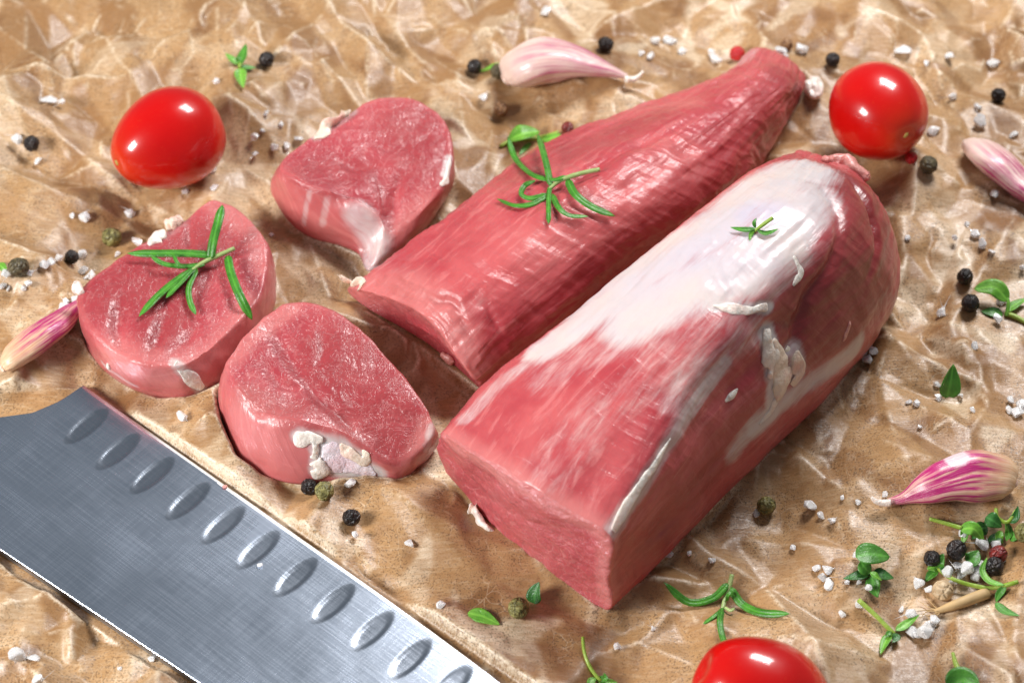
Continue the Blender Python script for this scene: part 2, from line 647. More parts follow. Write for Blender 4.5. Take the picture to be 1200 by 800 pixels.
# ------------------------------------------------------------------ outlines of the meat (photo pixel, height mm, foot pixel)
SLICE_A = [(254, 233, 12, None), (280, 247, 12, None), (300, 266, 13, None), (313, 293, 13, (319, 322)), (306, 342, 13, (317, 366)),
           (286, 370, 13, (300, 402)), (263, 393, 13, (274, 438)), (240, 413, 13, (250, 460)), (214, 428, 13, (221, 471)), (186, 429, 13, (190, 467)),
           (160, 424, 13, (155, 456)), (130, 408, 12, (122, 434)), (105, 384, 12, (104, 409)), (93, 358, 12, None), (101, 337, 12, None),
           (130, 312, 12, None), (165, 289, 12, None), (200, 271, 12, None), (222, 255, 12, None), (238, 240, 12, None)]
SLICE_B = [(437, 119, 11, None), (475, 116, 11, None), (505, 126, 11, None), (522, 145, 11, None), (529, 175, 11, None), (524, 205, 11, (527, 222)),
           (510, 230, 10, (512, 246)), (492, 250, 8, (489, 275)), (473, 266, 6, (466, 298)), (456, 276, 6, (433, 318)), (447, 257, 9, (420, 298)),
           (425, 238, 12, (398, 288)), (396, 227, 13, (366, 279)), (366, 219, 13, (343, 264)), (343, 208, 13, (326, 242)), (330, 198, 12, (320, 222)),
           (338, 183, 11, None), (360, 165, 11, None), (385, 150, 11, None), (410, 131, 11, None)]
SLICE_C = [(316, 368, 13, None), (340, 357, 13, None), (366, 357, 13, None), (396, 369, 13, None), (430, 393, 13, None), (462, 430, 12, None), (490, 464, 12, None),
           (505, 488, 11, None), (507, 507, 9, (509, 520)), (492, 526, 7, (495, 539)), (465, 542, 5, (468, 561)), (440, 533, 7, (441, 561)),
           (407, 508, 11, (394, 564)), (362, 495, 13, (347, 567)), (325, 488, 13, (309, 557)), (297, 474, 13, (281, 541)), (275, 450, 13, (265, 507)),
           (265, 425, 13, (258, 470)), (279, 402, 13, None), (297, 385, 13, None)]
LOIN = [
    [(710, 716, 0), (713, 675, 13), (715, 630, 26), (668, 600, 28), (617, 568, 28), (562, 535, 26), (514, 510, 19), (530, 562, 3), (630, 670, 0)],
    [(775, 652, 0), (785, 602, 14), (760, 553, 31), (715, 525, 34), (665, 497, 34), (612, 465, 30), (573, 447, 20), None, None],
    [(845, 582, 0), (850, 535, 16), (808, 478, 34), (770, 453, 38), (725, 428, 38), (680, 400, 34), (645, 391, 23), None, None],
    [(905, 522, 0), (908, 475, 18), (858, 415, 37), (830, 388, 42), (790, 357, 42), (747, 332, 38), (720, 331, 27), None, None],
    [(965, 464, 0), (972, 412, 20), (915, 352, 40), (890, 320, 45), (855, 290, 45), (817, 270, 41), (796, 272, 30), None, None],
    [(1012, 410, 0), (1030, 350, 20), (985, 290, 40), (955, 258, 45), (917, 237, 45), (880, 222, 40), (857, 227, 29), None, None],
    [(1043, 345, 2), (1052, 293, 18), (1022, 243, 33), (990, 214, 38), (956, 199, 38), (926, 191, 34), (905, 196, 25), None, None],
    [(1038, 275, 6), (1037, 248, 15), (1014, 213, 24), (990, 197, 28), (966, 189, 28), (946, 184, 26), (930, 186, 20), None, None],
]
FILET = [
    [(562, 456, 0), (559, 448, 4), (537, 422, 10), (505, 376, 14), (455, 350, 9), (407, 340, 2), (432, 363, 0), (502, 404, 0)],
    [(640, 402, 0), (630, 390, 10), (592, 365, 18), (545, 335, 21), (498, 308, 16), (472, 291, 8), None, None],
    [(735, 327, 0), (722, 315, 13), (685, 290, 22), (630, 262, 25), (578, 240, 19), (552, 233, 10), None, None],
    [(810, 272, 0), (802, 258, 14), (762, 235, 24), (705, 208, 26), (658, 187, 20), (633, 173, 10), None, None],
    [(872, 220, 0), (864, 202, 13), (825, 180, 22), (780, 160, 24), (742, 143, 17), (722, 137, 9), None, None],
    [(901, 170, 0), (897, 153, 11), (876, 135, 18), (846, 121, 20), (814, 110, 15), (797, 110, 8), None, None],
    [(931, 126, 0), (933, 111, 8), (919, 97, 14), (892, 87, 16), (868, 80, 13), (851, 87, 7), None, None],
    [(942, 100, 0), (941, 88, 6), (926, 74, 10), (905, 65, 11), (886, 61, 10), (873, 65, 7), None, None],
]


def slice_foot(cp):
    out = []
    rims = np.array([G(x, y, z * MM) for x, y, z, b in cp])
    c = rims.mean(0)
    for (x, y, z, b), r in zip(cp, rims):
        if b is None:
            f = c + (r - c) * 0.985
            out.append([f[0], f[1], 0.0])
        else:
            out.append(G(b[0], b[1], 0.0))
    return rims, np.array(out)


def fill_ring(row):
    """world positions of a control ring; the last two (hidden) ones are derived when None"""
    P = [G(p[0], p[1], p[2] * MM) if p is not None else None for p in row]
    known = [p for p in P if p is not None]
    cen = np.mean(known, axis=0)
    if P[-2] is None:
        s = P[-3]
        q = s + (cen - s) * 0.16
        P[-2] = np.array([q[0], q[1], 0.0])
    if P[-1] is None:
        P[-1] = (P[0] + P[-2]) / 2 * np.array([1, 1, 0])
    return np.array(P)


# footprints -> used to press the paper flat under the meat
def poly_mask(X, Y, poly):
    ins = np.zeros(X.shape, bool)
    n = len(poly)
    for k in range(n):
        x1, y1 = poly[k][:2]
        x2, y2 = poly[(k + 1) % n][:2]
        c = ((y1 > Y) != (y2 > Y)) & (X < (x2 - x1) * (Y - y1) / (y2 - y1 + 1e-15) + x1)
        ins ^= c
    return ins


FEET = []
for cp in (SLICE_A, SLICE_B, SLICE_C):
    FEET.append(slice_foot(cp)[1])
for rows in (LOIN, FILET):
    R_ = [fill_ring(r) for r in rows]
    FEET.append(np.array([r[0] for r in R_] + [r[-2] for r in R_][::-1]))
KN_Z = 1.8 * MM
KNIFE_FOOT = np.array([G(100, 446, KN_Z), G(820, 940, KN_Z), G(720, 1060, KN_Z), G(500, 990, KN_Z), G(-180, 535, KN_Z), G(-120, 462, KN_Z)])

# ------------------------------------------------------------------ crumpled paper
X0, X1, Y0, Y1, STEP = -0.26, 0.26, -0.20, 0.25, 0.00042
gx = np.concatenate([np.arange(X0, -0.158, 0.0014), np.arange(-0.158, 0.158, STEP), np.arange(0.158, X1, 0.0014)])
gy = np.concatenate([np.arange(Y0, -0.108, 0.0014), np.arange(-0.108, 0.135, STEP), np.arange(0.135, Y1, 0.0014)])
NX, NY = len(gx), len(gy)
GX, GY = np.meshgrid(gx, gy, indexing='ij')


flat2 = np.stack([GX.ravel(), GY.ravel(), np.zeros(GX.size)], 1)


def facet_field(cell, seed, aniso=1.0, ang=0.0, const=False, warp=0.0):
    """piecewise linear heights over a random triangulation: flat facets and sharp folds"""
    r = np.random.default_rng(seed)
    ca, sa = math.cos(ang), math.sin(ang)
    U = (GX * ca + GY * sa)
    V = (-GX * sa + GY * ca) / aniso
    if warp:
        U = U + warp * fbm(flat2, 0.012, 3, seed + 50).reshape(GX.shape)
        V = V + warp * fbm(flat2, 0.012, 3, seed + 60).reshape(GX.shape)
    u0, u1, v0, v1 = U.min() - cell * 2, U.max() + cell * 2, V.min() - cell * 2, V.max() + cell * 2
    nu, nv = int((u1 - u0) / cell) + 1, int((v1 - v0) / cell) + 1
    pu = u0 + (np.arange(nu)[:, None] + r.random((nu, nv)) * 0.98) * cell
    pv = v0 + (np.arange(nv)[None, :] + r.random((nu, nv)) * 0.98) * cell
    hh = r.normal(size=(nu, nv))
    pts = np.stack([pu.ravel(), pv.ravel()], 1)
    res = delaunay_2d_cdt([Vector(p) for p in pts], [], [], 0, 1e-9)
    vs_, tris, orig = res[0], res[2], res[3]
    VP = np.array([tuple(v) for v in vs_])
    hv = np.array([hh.ravel()[o[0]] if len(o) else 0.0 for o in orig])
    # paint triangles on a fine aux grid in (u,v), then sample
    step = max(0.00045, cell / 24)
    au = int((u1 - u0) / step) + 2
    av = int((v1 - v0) / step) + 2
    A = np.zeros((au, av))
    for t in tris:
        a, b, c = VP[t[0]], VP[t[1]], VP[t[2]]
        i0 = max(int((min(a[0], b[0], c[0]) - u0) / step), 0)
        i1 = min(int((max(a[0], b[0], c[0]) - u0) / step) + 2, au)
        j0 = max(int((min(a[1], b[1], c[1]) - v0) / step), 0)
        j1 = min(int((max(a[1], b[1], c[1]) - v0) / step) + 2, av)
        if i1 <= i0 or j1 <= j0:
            continue
        uu = (u0 + np.arange(i0, i1) * step)[:, None]
        vv = (v0 + np.arange(j0, j1) * step)[None, :]
        den = (b[1] - c[1]) * (a[0] - c[0]) + (c[0] - b[0]) * (a[1] - c[1])
        if abs(den) < 1e-14:
            continue
        w0 = ((b[1] - c[1]) * (uu - c[0]) + (c[0] - b[0]) * (vv - c[1])) / den
        w1 = ((c[1] - a[1]) * (uu - c[0]) + (a[0] - c[0]) * (vv - c[1])) / den
        w2 = 1 - w0 - w1
        m = (w0 >= -1e-9) & (w1 >= -1e-9) & (w2 >= -1e-9)
        val = np.full(m.shape, r.random()) if const else w0 * hv[t[0]] + w1 * hv[t[1]] + w2 * hv[t[2]]
        sub = A[i0:i1, j0:j1]
        sub[m] = val[m]
    fu = np.clip((U - u0) / step, 0, au - 2)
    fv = np.clip((V - v0) / step, 0, av - 2)
    iu, iv = fu.astype(int), fv.astype(int)
    fu, fv = fu - iu, fv - iv
    return (A[iu, iv] * (1 - fu) * (1 - fv) + A[iu + 1, iv] * fu * (1 - fv) + A[iu, iv + 1] * (1 - fu) * fv + A[iu + 1, iv + 1] * fu * fv)


def blur(A, n):
    for _ in range(n):
        A = (np.roll(A, 1, 0) + np.roll(A, -1, 0) + 2 * A) / 4
        A = (np.roll(A, 1, 1) + np.roll(A, -1, 1) + 2 * A) / 4
    return A


H1 = facet_field(0.034, 1, 1.5, 0.5, warp=0.001)
H2 = facet_field(0.017, 2, 1.7, -0.4)
H3 = facet_field(0.0085, 3, 1.6, 0.9)
H4 = facet_field(0.0036, 4, 1.3, 0.1)
mask = np.zeros(GX.shape)
near = np.zeros(GX.shape)
for poly in FEET:
    mk = poly_mask(GX, GY, poly).astype(float)
    mask = np.maximum(mask, mk)
kmask = poly_mask(GX, GY, KNIFE_FOOT).astype(float)


def soft(mk, r):
    """cheap wide blur by repeated box sums"""
    k = max(1, int(r / STEP))
    A = mk
    for _ in range(3):
        for ax in (0, 1):
            c = np.cumsum(np.concatenate([np.repeat(A.take([0], ax), k + 1, ax), A, np.repeat(A.take([-1], ax), k, ax)], ax), ax)
            n = A.shape[ax]
            A = (c.take(range(2 * k + 1, 2 * k + 1 + n), ax) - c.take(range(0, n), ax)) / (2 * k + 1)
    return A


press = np.clip(soft(mask, 0.0008) * 2.0, 0, 1)
pressk = np.clip(soft(kmask, 0.0006) * 2.0, 0, 1)
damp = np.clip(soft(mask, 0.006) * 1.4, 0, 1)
patch = np.clip(smooth01(0.5 + 0.8 * fbm(flat2, 0.045, 2, 5).reshape(GX.shape)) + 0.8 * damp, 0, 1.15)
H = 1.5 * MM * H1 + 2.3 * MM * H2 + (1.3 + 0.9 * patch) * MM * H3 + (0.14 + 0.40 * patch) * MM * H4
H = blur(H, 1)
H = H * (1 - press) - 0.15 * MM * press
H = H * (1 - 0.96 * pressk) - 0.25 * MM * pressk
H = np.where(pressk > 0.5, np.minimum(H, 0.10 * MM), H)
lap = (np.roll(H, 1, 0) + np.roll(H, -1, 0) + np.roll(H, 1, 1) + np.roll(H, -1, 1) - 4 * H)
crease = 1.0 * np.clip(-lap / (0.16 * MM) - 0.25, 0, 1) + 0.3 * np.clip(lap / (0.2 * MM) - 0.25, 0, 1)
sc = facet_field(0.0105, 9, 1.9, 0.55, const=True, warp=0.0022)
sc2 = facet_field(0.0058, 10, 2.2, -0.5, const=True, warp=0.0018)
area = np.clip(0.55 + 0.7 * fbm(flat2, 0.05, 2, 31).reshape(GX.shape), 0.1, 1)
scuff_gloss = blur(np.maximum((sc > 0.81) * 1.0, (sc2 > 0.85) * 0.8) * area, 2)  # random facets whitened, their sheen painted as a pale tone
tone = blur(np.where(sc < 0.26, 1.0, 0.0) + np.where(sc2 < 0.18, 0.6, 0.0), 2)
PV = np.stack([GX.ravel(), GY.ravel(), H.ravel()], 1)
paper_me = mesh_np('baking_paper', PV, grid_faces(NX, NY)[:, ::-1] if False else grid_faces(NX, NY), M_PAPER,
                   attrs={'crease': crease.ravel(), 'damp': damp.ravel(), 'scuff_gloss': scuff_gloss.ravel(), 'tone': tone.ravel()})
paper = link('baking_paper', paper_me)
paper['kind'] = 'structure'
paper['label'] = 'crumpled brown baking paper that everything lies on'


def paper_z(x, y):
    fx = np.clip(np.interp(np.asarray(x, float), gx, np.arange(NX)), 0, NX - 1.001)
    fy = np.clip(np.interp(np.asarray(y, float), gy, np.arange(NY)), 0, NY - 1.001)
    i, j = np.floor(fx).astype(int), np.floor(fy).astype(int)
    a, b = fx - i, fy - j
    return H[i, j] * (1 - a) * (1 - b) + H[i + 1, j] * a * (1 - b) + H[i, j + 1] * (1 - a) * b + H[i + 1, j + 1] * a * b


def on_paper(px, py, lift=0.0):
    """paper point seen at a photo pixel, lifted"""
    z = 0.0
    for _ in range(4):
        p = G(px, py, z + lift)
        z = float(paper_z(p[0], p[1]))
    return G(px, py, z + lift)


def settle(V, sink=0.00012):
    """shift needed so that the points V rest on the paper"""
    return -float(np.min(V[:, 2] - paper_z(V[:, 0], V[:, 1]))) - sink


# ------------------------------------------------------------------ meat builders
def paint(V, bvh, strokes):
    """soft strokes on the surface: list of (pixels, radius mm, value)"""
    out = np.zeros(len(V))
    for pts, rad, val in strokes:
        P = [hit(bvh, *p)[0] for p in pts]
        d, _ = seg_dist(V, P)
        w = 1 - smooth01((d / (rad * MM) - 0.30) / 1.2)
        out = np.maximum(out, w * val)
    return out


def groove(V, N, bvh, pts, width, depth):
    P = [hit(bvh, *p)[0] for p in pts]
    d, par = seg_dist(V, P)
    env = np.sin(np.pi * np.clip(par, 0.02, 0.98)) ** 0.5
    return V - N * (np.exp(-(d / (width * MM)) ** 2) * depth * MM * env)[:, None]


def flesh_slice(name, cp, label, seed, grooves=(), white=(), dark=(), pale=(), dome=0.6):
    rims, foots = slice_foot(cp)
    NA = 260
    R = catmull(rims, NA, True)
    B = catmull(foots, NA, True)
    cen = R.mean(0)
    rows = []
    kinds = []
    nt, nw, nb = 70, 26, 10
    for k in range(nt):
        r = 0.0005 + 0.9995 * (k / (nt - 1)) ** 0.85
        p = cen + (R - cen) * r
        p[:, 2] = cen[2] * (1 - r ** 2) + R[:, 2] * r ** 2 + dome * MM * (1 - r ** 4)
        rows.append(p)
        kinds.append(1.0)
    out = R - cen
    out[:, 2] = 0
    out /= np.linalg.norm(out, axis=1, keepdims=True)
    for k in range(1, nw + 1):
        s = k / nw
        p = R * (1 - s) + B * s
        p = p + out * (math.sin(math.pi * s) ** 0.8 * 0.8 * MM)
        rows.append(p)
        kinds.append(0.0)
    for k in range(1, nb + 1):
        s = k / nb
        p = B * (1 - s * 0.98) + np.array([B[:, 0].mean(), B[:, 1].mean(), 0]) * s * 0.98
        p[:, 2] = 0
        rows.append(p)
        kinds.append(0.0)
    P = np.array(rows)
    for _ in range(1):           # round the rim
        Q = P.copy()
        a, b = nt - 6, nt + 8
        Q[a:b] = 0.5 * P[a:b] + 0.25 * (P[a - 1:b - 1] + P[a + 1:b + 1])
        P = Q
    N = -grid_normals(P, True)
    V = P.reshape(-1, 3)
    N = N.reshape(-1, 3)
    j = np.repeat(np.arange(len(rows)), NA)
    free = (j < nt + nw - 4).astype(float)
    cut = np.repeat(np.array(kinds), NA)
    cut = np.where((j > nt - 5) & (j < nt + 2), 0.5, cut)
    V = V + N * (free * (fbm(V, 0.014, 3, seed) * 0.50 + fbm(V, 0.0028, 3, seed + 3) * 0.10 + (1 - np.abs(fbm(V, 0.007, 2, seed + 8))) * 0.25)[:] * MM)[:, None]
    F = grid_faces(len(rows), NA, True)[:, ::-1]
    bvh = bvh_of(V, F)
    for g in grooves:
        V = groove(V, N, bvh, *g)
    bvh = bvh_of(V, F)
    at = {'cut': cut, 'white': paint(V, bvh, white), 'dark': paint(V, bvh, dark), 'pale': np.maximum(paint(V, bvh, pale), 0.35 * (1 - cut)),
          'blue': np.zeros(len(V))}
    uv = np.stack([V[:, 0] + V[:, 2] * 0.5, V[:, 1] - V[:, 2]], 1)
    # on the wall: u along height so streaks run vertically
    root = bpy.data.objects.new(name, None)
    root.empty_display_size = 0.01
    COL.objects.link(root)
    root.location = (cen[0], cen[1], 0)
    tag(root, label, 'meat slice', 'raw pork slices')
    o = link('flesh', mesh_np('flesh', V - np.array([cen[0], cen[1], 0]), F, M_MEAT, at, uv), root)
    return root, bvh, np.array([cen[0], cen[1], 0])


def loft_meat(name, rows, n_near, label, cat, origin_row=0, NU=300, NV=300, seed=3, cap_tip=None, cap_bulge=0.0,
              wr_amp=0.25, white=(), dark=(), pale=(), blue=(), grooves=(), ridge_folds=None, extra=None):
    C = np.array([fill_ring(r) for r in rows])
    m = C.shape[1]
    A = np.array([catmull(C[i], NV, True) for i in range(len(C))])       # stations x NV
    P = np.stack([catmull(A[:, j], NU, False) for j in range(NV)], 1)    # NU x NV
    P[:, :, 2] = np.maximum(P[:, :, 2], 0)
    cap0, cap1 = [], []
    nc = 60
    c0 = P[0].mean(0)
    ax0 = P[0].mean(0) - P[6].mean(0)
    ax0 /= np.linalg.norm(ax0)
    for k in range(nc):
        r = 0.0005 + 0.9995 * (k / nc)
        q = c0 + (P[0] - c0) * r + ax0 * cap_bulge * MM * (1 - r ** 2)
        cap0.append(q)
    c1 = P[-1].mean(0)
    ax1 = P[-1].mean(0) - P[-8].mean(0)
    ax1 /= np.linalg.norm(ax1)
    nc1 = 30
    for k in range(1, nc1 + 1):
        a = k / nc1 * math.pi / 2
        q = c1 + (P[-1] - c1) * max(math.cos(a), 0.0005) + ax1 * math.sin(a) * (cap_tip or 6) * MM
        q[:, 2] = np.maximum(q[:, 2], 0)
        cap1.append(q)
    P = np.concatenate([np.array(cap0), P, np.array(cap1)], 0)
    for _ in range(4):
        Q = P.copy()
        a, b = nc - 3, nc + 5
        Q[a:b] = 0.5 * P[a:b] + 0.25 * (P[a - 1:b - 1] + P[a + 1:b + 1])
        P = Q
    N = grid_normals(P, True)
    nu = P.shape[0]
    V = P.reshape(-1, 3)
    N = N.reshape(-1, 3)
    if np.mean(N[V[:, 2] > 0.018][:, 2]) < 0:
        N = -N
    iu = np.repeat(np.arange(nu), NV)
    cut = np.where(iu < nc + 1, 1.0, 0.0)
    # arclength-like uv
    cenl = P.mean(1)
    s = np.concatenate([[0], np.cumsum(np.linalg.norm(np.diff(cenl, axis=0), axis=1))])
    per = np.linalg.norm(np.diff(np.concatenate([P[nc + 150], P[nc + 150][:1]]), axis=0), axis=1)
    tv = np.concatenate([[0], np.cumsum(per)])[:-1]
    uv = np.stack([np.repeat(s, NV), np.tile(tv, nu)], 1)
    uvc = np.stack([(V - c0) @ RIGHT, V[:, 2]], 1)
    uv = np.where((cut > 0.5)[:, None], uvc, uv)
    st = np.stack([uv[:, 0], uv[:, 1], np.zeros(len(uv))], 1)
    free = smooth01(V[:, 2] / 0.003)
    d = fbm(V, 0.016, 3, seed) * 0.6
    wr = 1 - np.abs(fbm(st * np.array([1.0, 0.35, 1]), 0.0042, 3, seed + 5))
    ln = fbm(st * np.array([0.22, 1.0, 1]), 0.0035, 3, seed + 9)
    d = d + (1 - cut) * (wr_amp * wr + 0.20 * ln) + cut * (0.25 * fbm(V, 0.004, 3, seed + 2) + 0.15 * fbm(V * np.array([.4, .4, 1]), 0.002, 2, seed + 4))
    V = V + N * (d * free * MM)[:, None]
    V[:, 2] = np.maximum(V[:, 2], 0)
    F = grid_faces(nu, NV, True)
    # orientation
    fn = np.cross(V[F[:, 1]] - V[F[:, 0]], V[F[:, 2]] - V[F[:, 0]])
    mid = V[F].mean(1)
    if np.mean(fn[mid[:, 2] > 0.015][:, 2]) < 0:
        F = F[:, ::-1]
    bvh = bvh_of(V, F)
    for g in grooves:
        V = groove(V, N, bvh, *g)
    if extra:
        V = extra(V, N, bvh)
    bvh = bvh_of(V, F)
    at = {'cut': cut, 'white': paint(V, bvh, white), 'dark': paint(V, bvh, dark), 'pale': paint(V, bvh, pale), 'blue': paint(V, bvh, blue)}
    at['white'] = at['white'] * (1 - cut)
    root = bpy.data.objects.new(name, None)
    root.empty_display_size = 0.01
    COL.objects.link(root)
    org = np.array([P[:, :, 0].mean(), P[:, :, 1].mean(), 0])
    root.location = Vector(org)
    tag(root, label, cat)
    link('flesh', mesh_np('flesh', V - org, F, M_MEAT, at, uv), root)
    return root, bvh, org


def strip(name, bvh, px, widths, thick, mat, root, org, seed=0, lift=0.0, rough=0.35):
    """ragged strip of fat or membrane lying on a surface along photo pixels; widths in mm"""
    L = [hit(bvh, *p) for p in px]
    P = catmull(np.array([l[0] for l in L]), 40, False)
    Nn = catmull(np.array([l[1] for l in L]), 40, False)
    Nn /= np.linalg.norm(Nn, axis=1, keepdims=True)
    W = catmull(np.array(widths, float)[:, None], 40, False)[:, 0] * MM / 2
    T = np.gradient(P, axis=0)
    T /= np.linalg.norm(T, axis=1, keepdims=True)
    S = np.cross(Nn, T)
    S /= np.linalg.norm(S, axis=1, keepdims=True)
    K = 20
    ph = np.arange(K) / K * 2 * math.pi
    rows = []
    for k in range(40):
        e = max(0.05, math.sin(math.pi * (k + 0.6) / 40.2)) ** 0.22
        jl = 1 + rough * vnoise(np.array([[k * 0.10, 0, seed]]), 1.0, 40)[0]
        jr = 1 + rough * vnoise(np.array([[k * 0.10, 9, seed]]), 1.0, 41)[0]
        c, s_ = np.cos(ph), np.sin(ph)
        x = np.where(c > 0, c * jl, c * jr) * W[k] * e
        y = np.sign(s_) * np.abs(s_) ** 0.7 * thick * MM * e * 0.5 * (1 + 0.3 * vnoise(np.array([[k * .15, 3, seed]]), 1.0, 7)[0])
        rows.append(P[k] + S[k] * x[:, None] + Nn[k] * (y[:, None] + lift * MM))
    R = np.array(rows)
    V = R.reshape(-1, 3)
    F = grid_faces(40, K, True)
    V = V + (np.stack([fbm(V, 0.0022, 2, seed + a) for a in range(3)], 1)) * 0.30 * MM * min(1, thick / 2) + (np.stack([fbm(V, 0.005, 2, seed + 20 + a) for a in range(3)], 1)) * 0.45 * MM * min(1, thick / 2)
    n0 = len(V)
    V = np.vstack([V, R[0].mean(0), R[-1].mean(0)])
    tri = [(i, (i + 1) % K, n0, n0) for i in range(K)]
    f = [tuple(int(x) for x in q) for q in F]
    f += [((i + 1) % K, i, n0) for i in range(K)] + [(39 * K + i, 39 * K + (i + 1) % K, n0 + 1) for i in range(K)]
    me = bpy.data.meshes.new(name)
    me.from_pydata([tuple(v - org) for v in V], [], f)
    bm = bmesh.new()
    bm.from_mesh(me)
    bmesh.ops.recalc_face_normals(bm, faces=bm.faces)
    bm.to_mesh(me)
    bm.free()
    me.polygons.foreach_set('use_smooth', np.ones(len(me.polygons), dtype=bool))
    me.materials.append(mat)
    return link(name, me, root)


# ------------------------------------------------------------------ the pork loin with silver skin
loin, loin_bvh, loin_org = loft_meat(
    'pork_loin', LOIN, 0, 'thick raw pork tenderloin piece with white silver skin over its top', 'meat', seed=21, cap_tip=7, cap_bulge=1.0,
    NU=330, NV=330, wr_amp=0.16,
    white=[([(700, 350), (760, 312), (830, 270), (900, 215), (935, 200)], 11, 1.0),
           ([(740, 372), (800, 340), (860, 315), (915, 270), (945, 225)], 10, 0.95),
           ([(640, 405), (690, 372), (740, 350)], 7, 0.95),
           ([(545, 490), (590, 445), (650, 405)], 3.5, 0.55),
           ([(640, 440), (700, 410), (780, 390), (850, 360)], 8, 0.45),
           ([(860, 380), (890, 350), (925, 310)], 5, 0.5),
           ([(720, 622), (760, 560), (800, 495), (850, 425)], 3.0, 0.72),
           ([(640, 560), (700, 480), (770, 430)], 9, 0.38),
           ([(790, 470), (840, 420), (880, 390)], 7, 0.50),
           ([(885, 500), (920, 470), (965, 437), (1005, 405)], 4.0, 0.8),
           ([(860, 530), (890, 490)], 4, 0.6), ([(898, 390), (905, 430), (905, 475)], 3.2, 0.9), ([(930, 410), (936, 440)], 3.5, 0.75), ([(836, 358), (900, 360)], 2.2, 0.85)],
    dark=[([(945, 375), (985, 350), (1015, 310), (1020, 260), (990, 210)], 14, 0.95),
          ([(960, 395), (1000, 370), (1030, 330)], 9, 0.9),
          ([(770, 625), (830, 545), (880, 490)], 7, 0.45)],
    pale=[([(525, 515), (620, 572), (712, 628)], 3.5, 0.8), ([(550, 560), (620, 620), (690, 680)], 16, 0.2), ([(712, 640), (710, 700)], 3.0, 0.8)],
    blue=[([(760, 330), (830, 290), (890, 255)], 7, 0.45), ([(880, 250), (900, 248)], 5, 0.8), ([(850, 320), (890, 300)], 6, 0.4)],
    grooves=[([(895, 440), (930, 400), (945, 350), (975, 310), (985, 260), (960, 215)], 1.6, 1.4),
             ([(1015, 330), (1030, 280), (1010, 225), (975, 195)], 1.5, 1.6),
             ([(800, 520), (860, 450), (890, 420)], 2.2, 0.5),
             ([(880, 400), (905, 380), (935, 372)], 1.8, 0.8)])
strip('fat_strip', loin_bvh, [(719, 622), (733, 596), (752, 565), (770, 540), (786, 513)], [2.6, 2.4, 1.9, 1.6, 0.7], 0.7, M_FATW, loin, loin_org, 1)
strip('fat', loin_bvh, [(896, 386), (899, 405), (902, 428), (900, 444)], [4.2, 3.4, 3.8, 2.2], 1.5, M_FATW, loin, loin_org, 2, 0.2, 0.7)
strip('fat', loin_bvh, [(903, 400), (908, 425), (914, 448), (910, 470)], [3.6, 5.0, 5.6, 3.6], 1.2, M_FAT, loin, loin_org, 52, 0.1, 0.6)
strip('fat', loin_bvh, [(912, 462), (903, 480), (890, 497)], [3.4, 2.4, 1.0], 0.7, M_FATW, loin, loin_org, 53, 0.0, 0.5)
strip('fat', loin_bvh, [(922, 406), (934, 420), (938, 436), (928, 452)], [3.0, 4.4, 4.4, 3.0], 0.8, M_FAT, loin, loin_org, 3, 0.0, 0.6)
strip('fat', loin_bvh, [(836, 358), (858, 362), (880, 364), (898, 358)], [1.0, 1.8, 2.4, 4.4], 0.8, M_FATW, loin, loin_org, 4, 0.0, 0.7)
strip('fat', loin_bvh, [(551, 592), (560, 603), (568, 620), (582, 632)], [3.5, 4.4, 3.4, 1.5], 1.8, M_FATW, loin, loin_org, 5, 0.2, 0.6)
strip('fat', loin_bvh, [(930, 300), (938, 320), (930, 335)], [1.0, 1.8, 1.0], 0.6, M_FATW, loin, loin_org, 6)
strip('fat', loin_bvh, [(988, 400), (993, 388), (996, 376)], [1.2, 1.6, 1.0], 0.9, M_SCRAP, loin, loin_org, 7)
strip('fat', loin_bvh, [(850, 470), (858, 462), (864, 455)], [0.8, 1.4, 0.8], 0.8, M_FATW, loin, loin_org, 8)
strip('flesh_flap', loin_bvh, [(965, 190), (985, 186), (1003, 197), (1016, 210)], [3.0, 4.0, 4.0, 2.2], 3.2, M_SCRAP, loin, loin_org, 9, 0.4)

# ------------------------------------------------------------------ the tenderloin piece
filet, filet_bvh, filet_org = loft_meat(
    'pork_tenderloin', FILET, 0, 'flat raw pork tenderloin piece tapering to a blunt tip, without silver skin', 'meat', seed=41, cap_tip=5, cap_bulge=-2.0,
    NU=360, NV=300, wr_amp=0.36,
    white=[([(430, 335), (470, 300)], 2.0, 0.35), ([(878, 62), (868, 75)], 4, 0.5), ([(560, 430), (540, 395), (560, 360)], 5, 0.34)],
    dark=[([(600, 210), (680, 175), (760, 140)], 6, 0.35), ([(700, 320), (800, 255), (870, 200), (900, 150)], 8, 0.55),
          ([(930, 110), (915, 90)], 6, 0.5)],
    pale=[([(415, 340), (480, 340), (520, 375), (550, 430)], 6, 0.75), ([(640, 290), (720, 240), (800, 190)], 8, 0.3)],
    grooves=[([(620, 240), (680, 205), (740, 170), (800, 145)], 2.4, 1.2),
             ([(700, 240), (760, 205), (830, 165), (880, 120)], 2.2, 0.9),
             ([(500, 350), (530, 355), (545, 385)], 1.5, 0.9),
             ([(545, 345), (570, 360), (590, 395)], 1.3, 0.8),
             ([(790, 215), (830, 190), (870, 165)], 1.6, 0.8)])
strip('fat', filet_bvh, [(426, 334), (414, 331), (396, 323)], [4.0, 3.6, 1.2], 0.9, M_FAT, filet, filet_org, 11, 0.3)
strip('fat', filet_bvh, [(738, 318), (722, 332), (706, 345), (698, 352)], [1.6, 3.0, 3.0, 1.5], 1.8, M_SCRAP, filet, filet_org, 12, 0.5)
strip('meat_scrap', filet_bvh, [(520, 412), (527, 419), (532, 425)], [1.4, 2.4, 1.6], 1.6, M_SCRAP, filet, filet_org, 13, 0.5)
strip('meat_scrap', filet_bvh, [(604, 432), (612, 424)], [1.6, 1.6], 1.2, M_SCRAP, filet, filet_org, 14, 0.2)

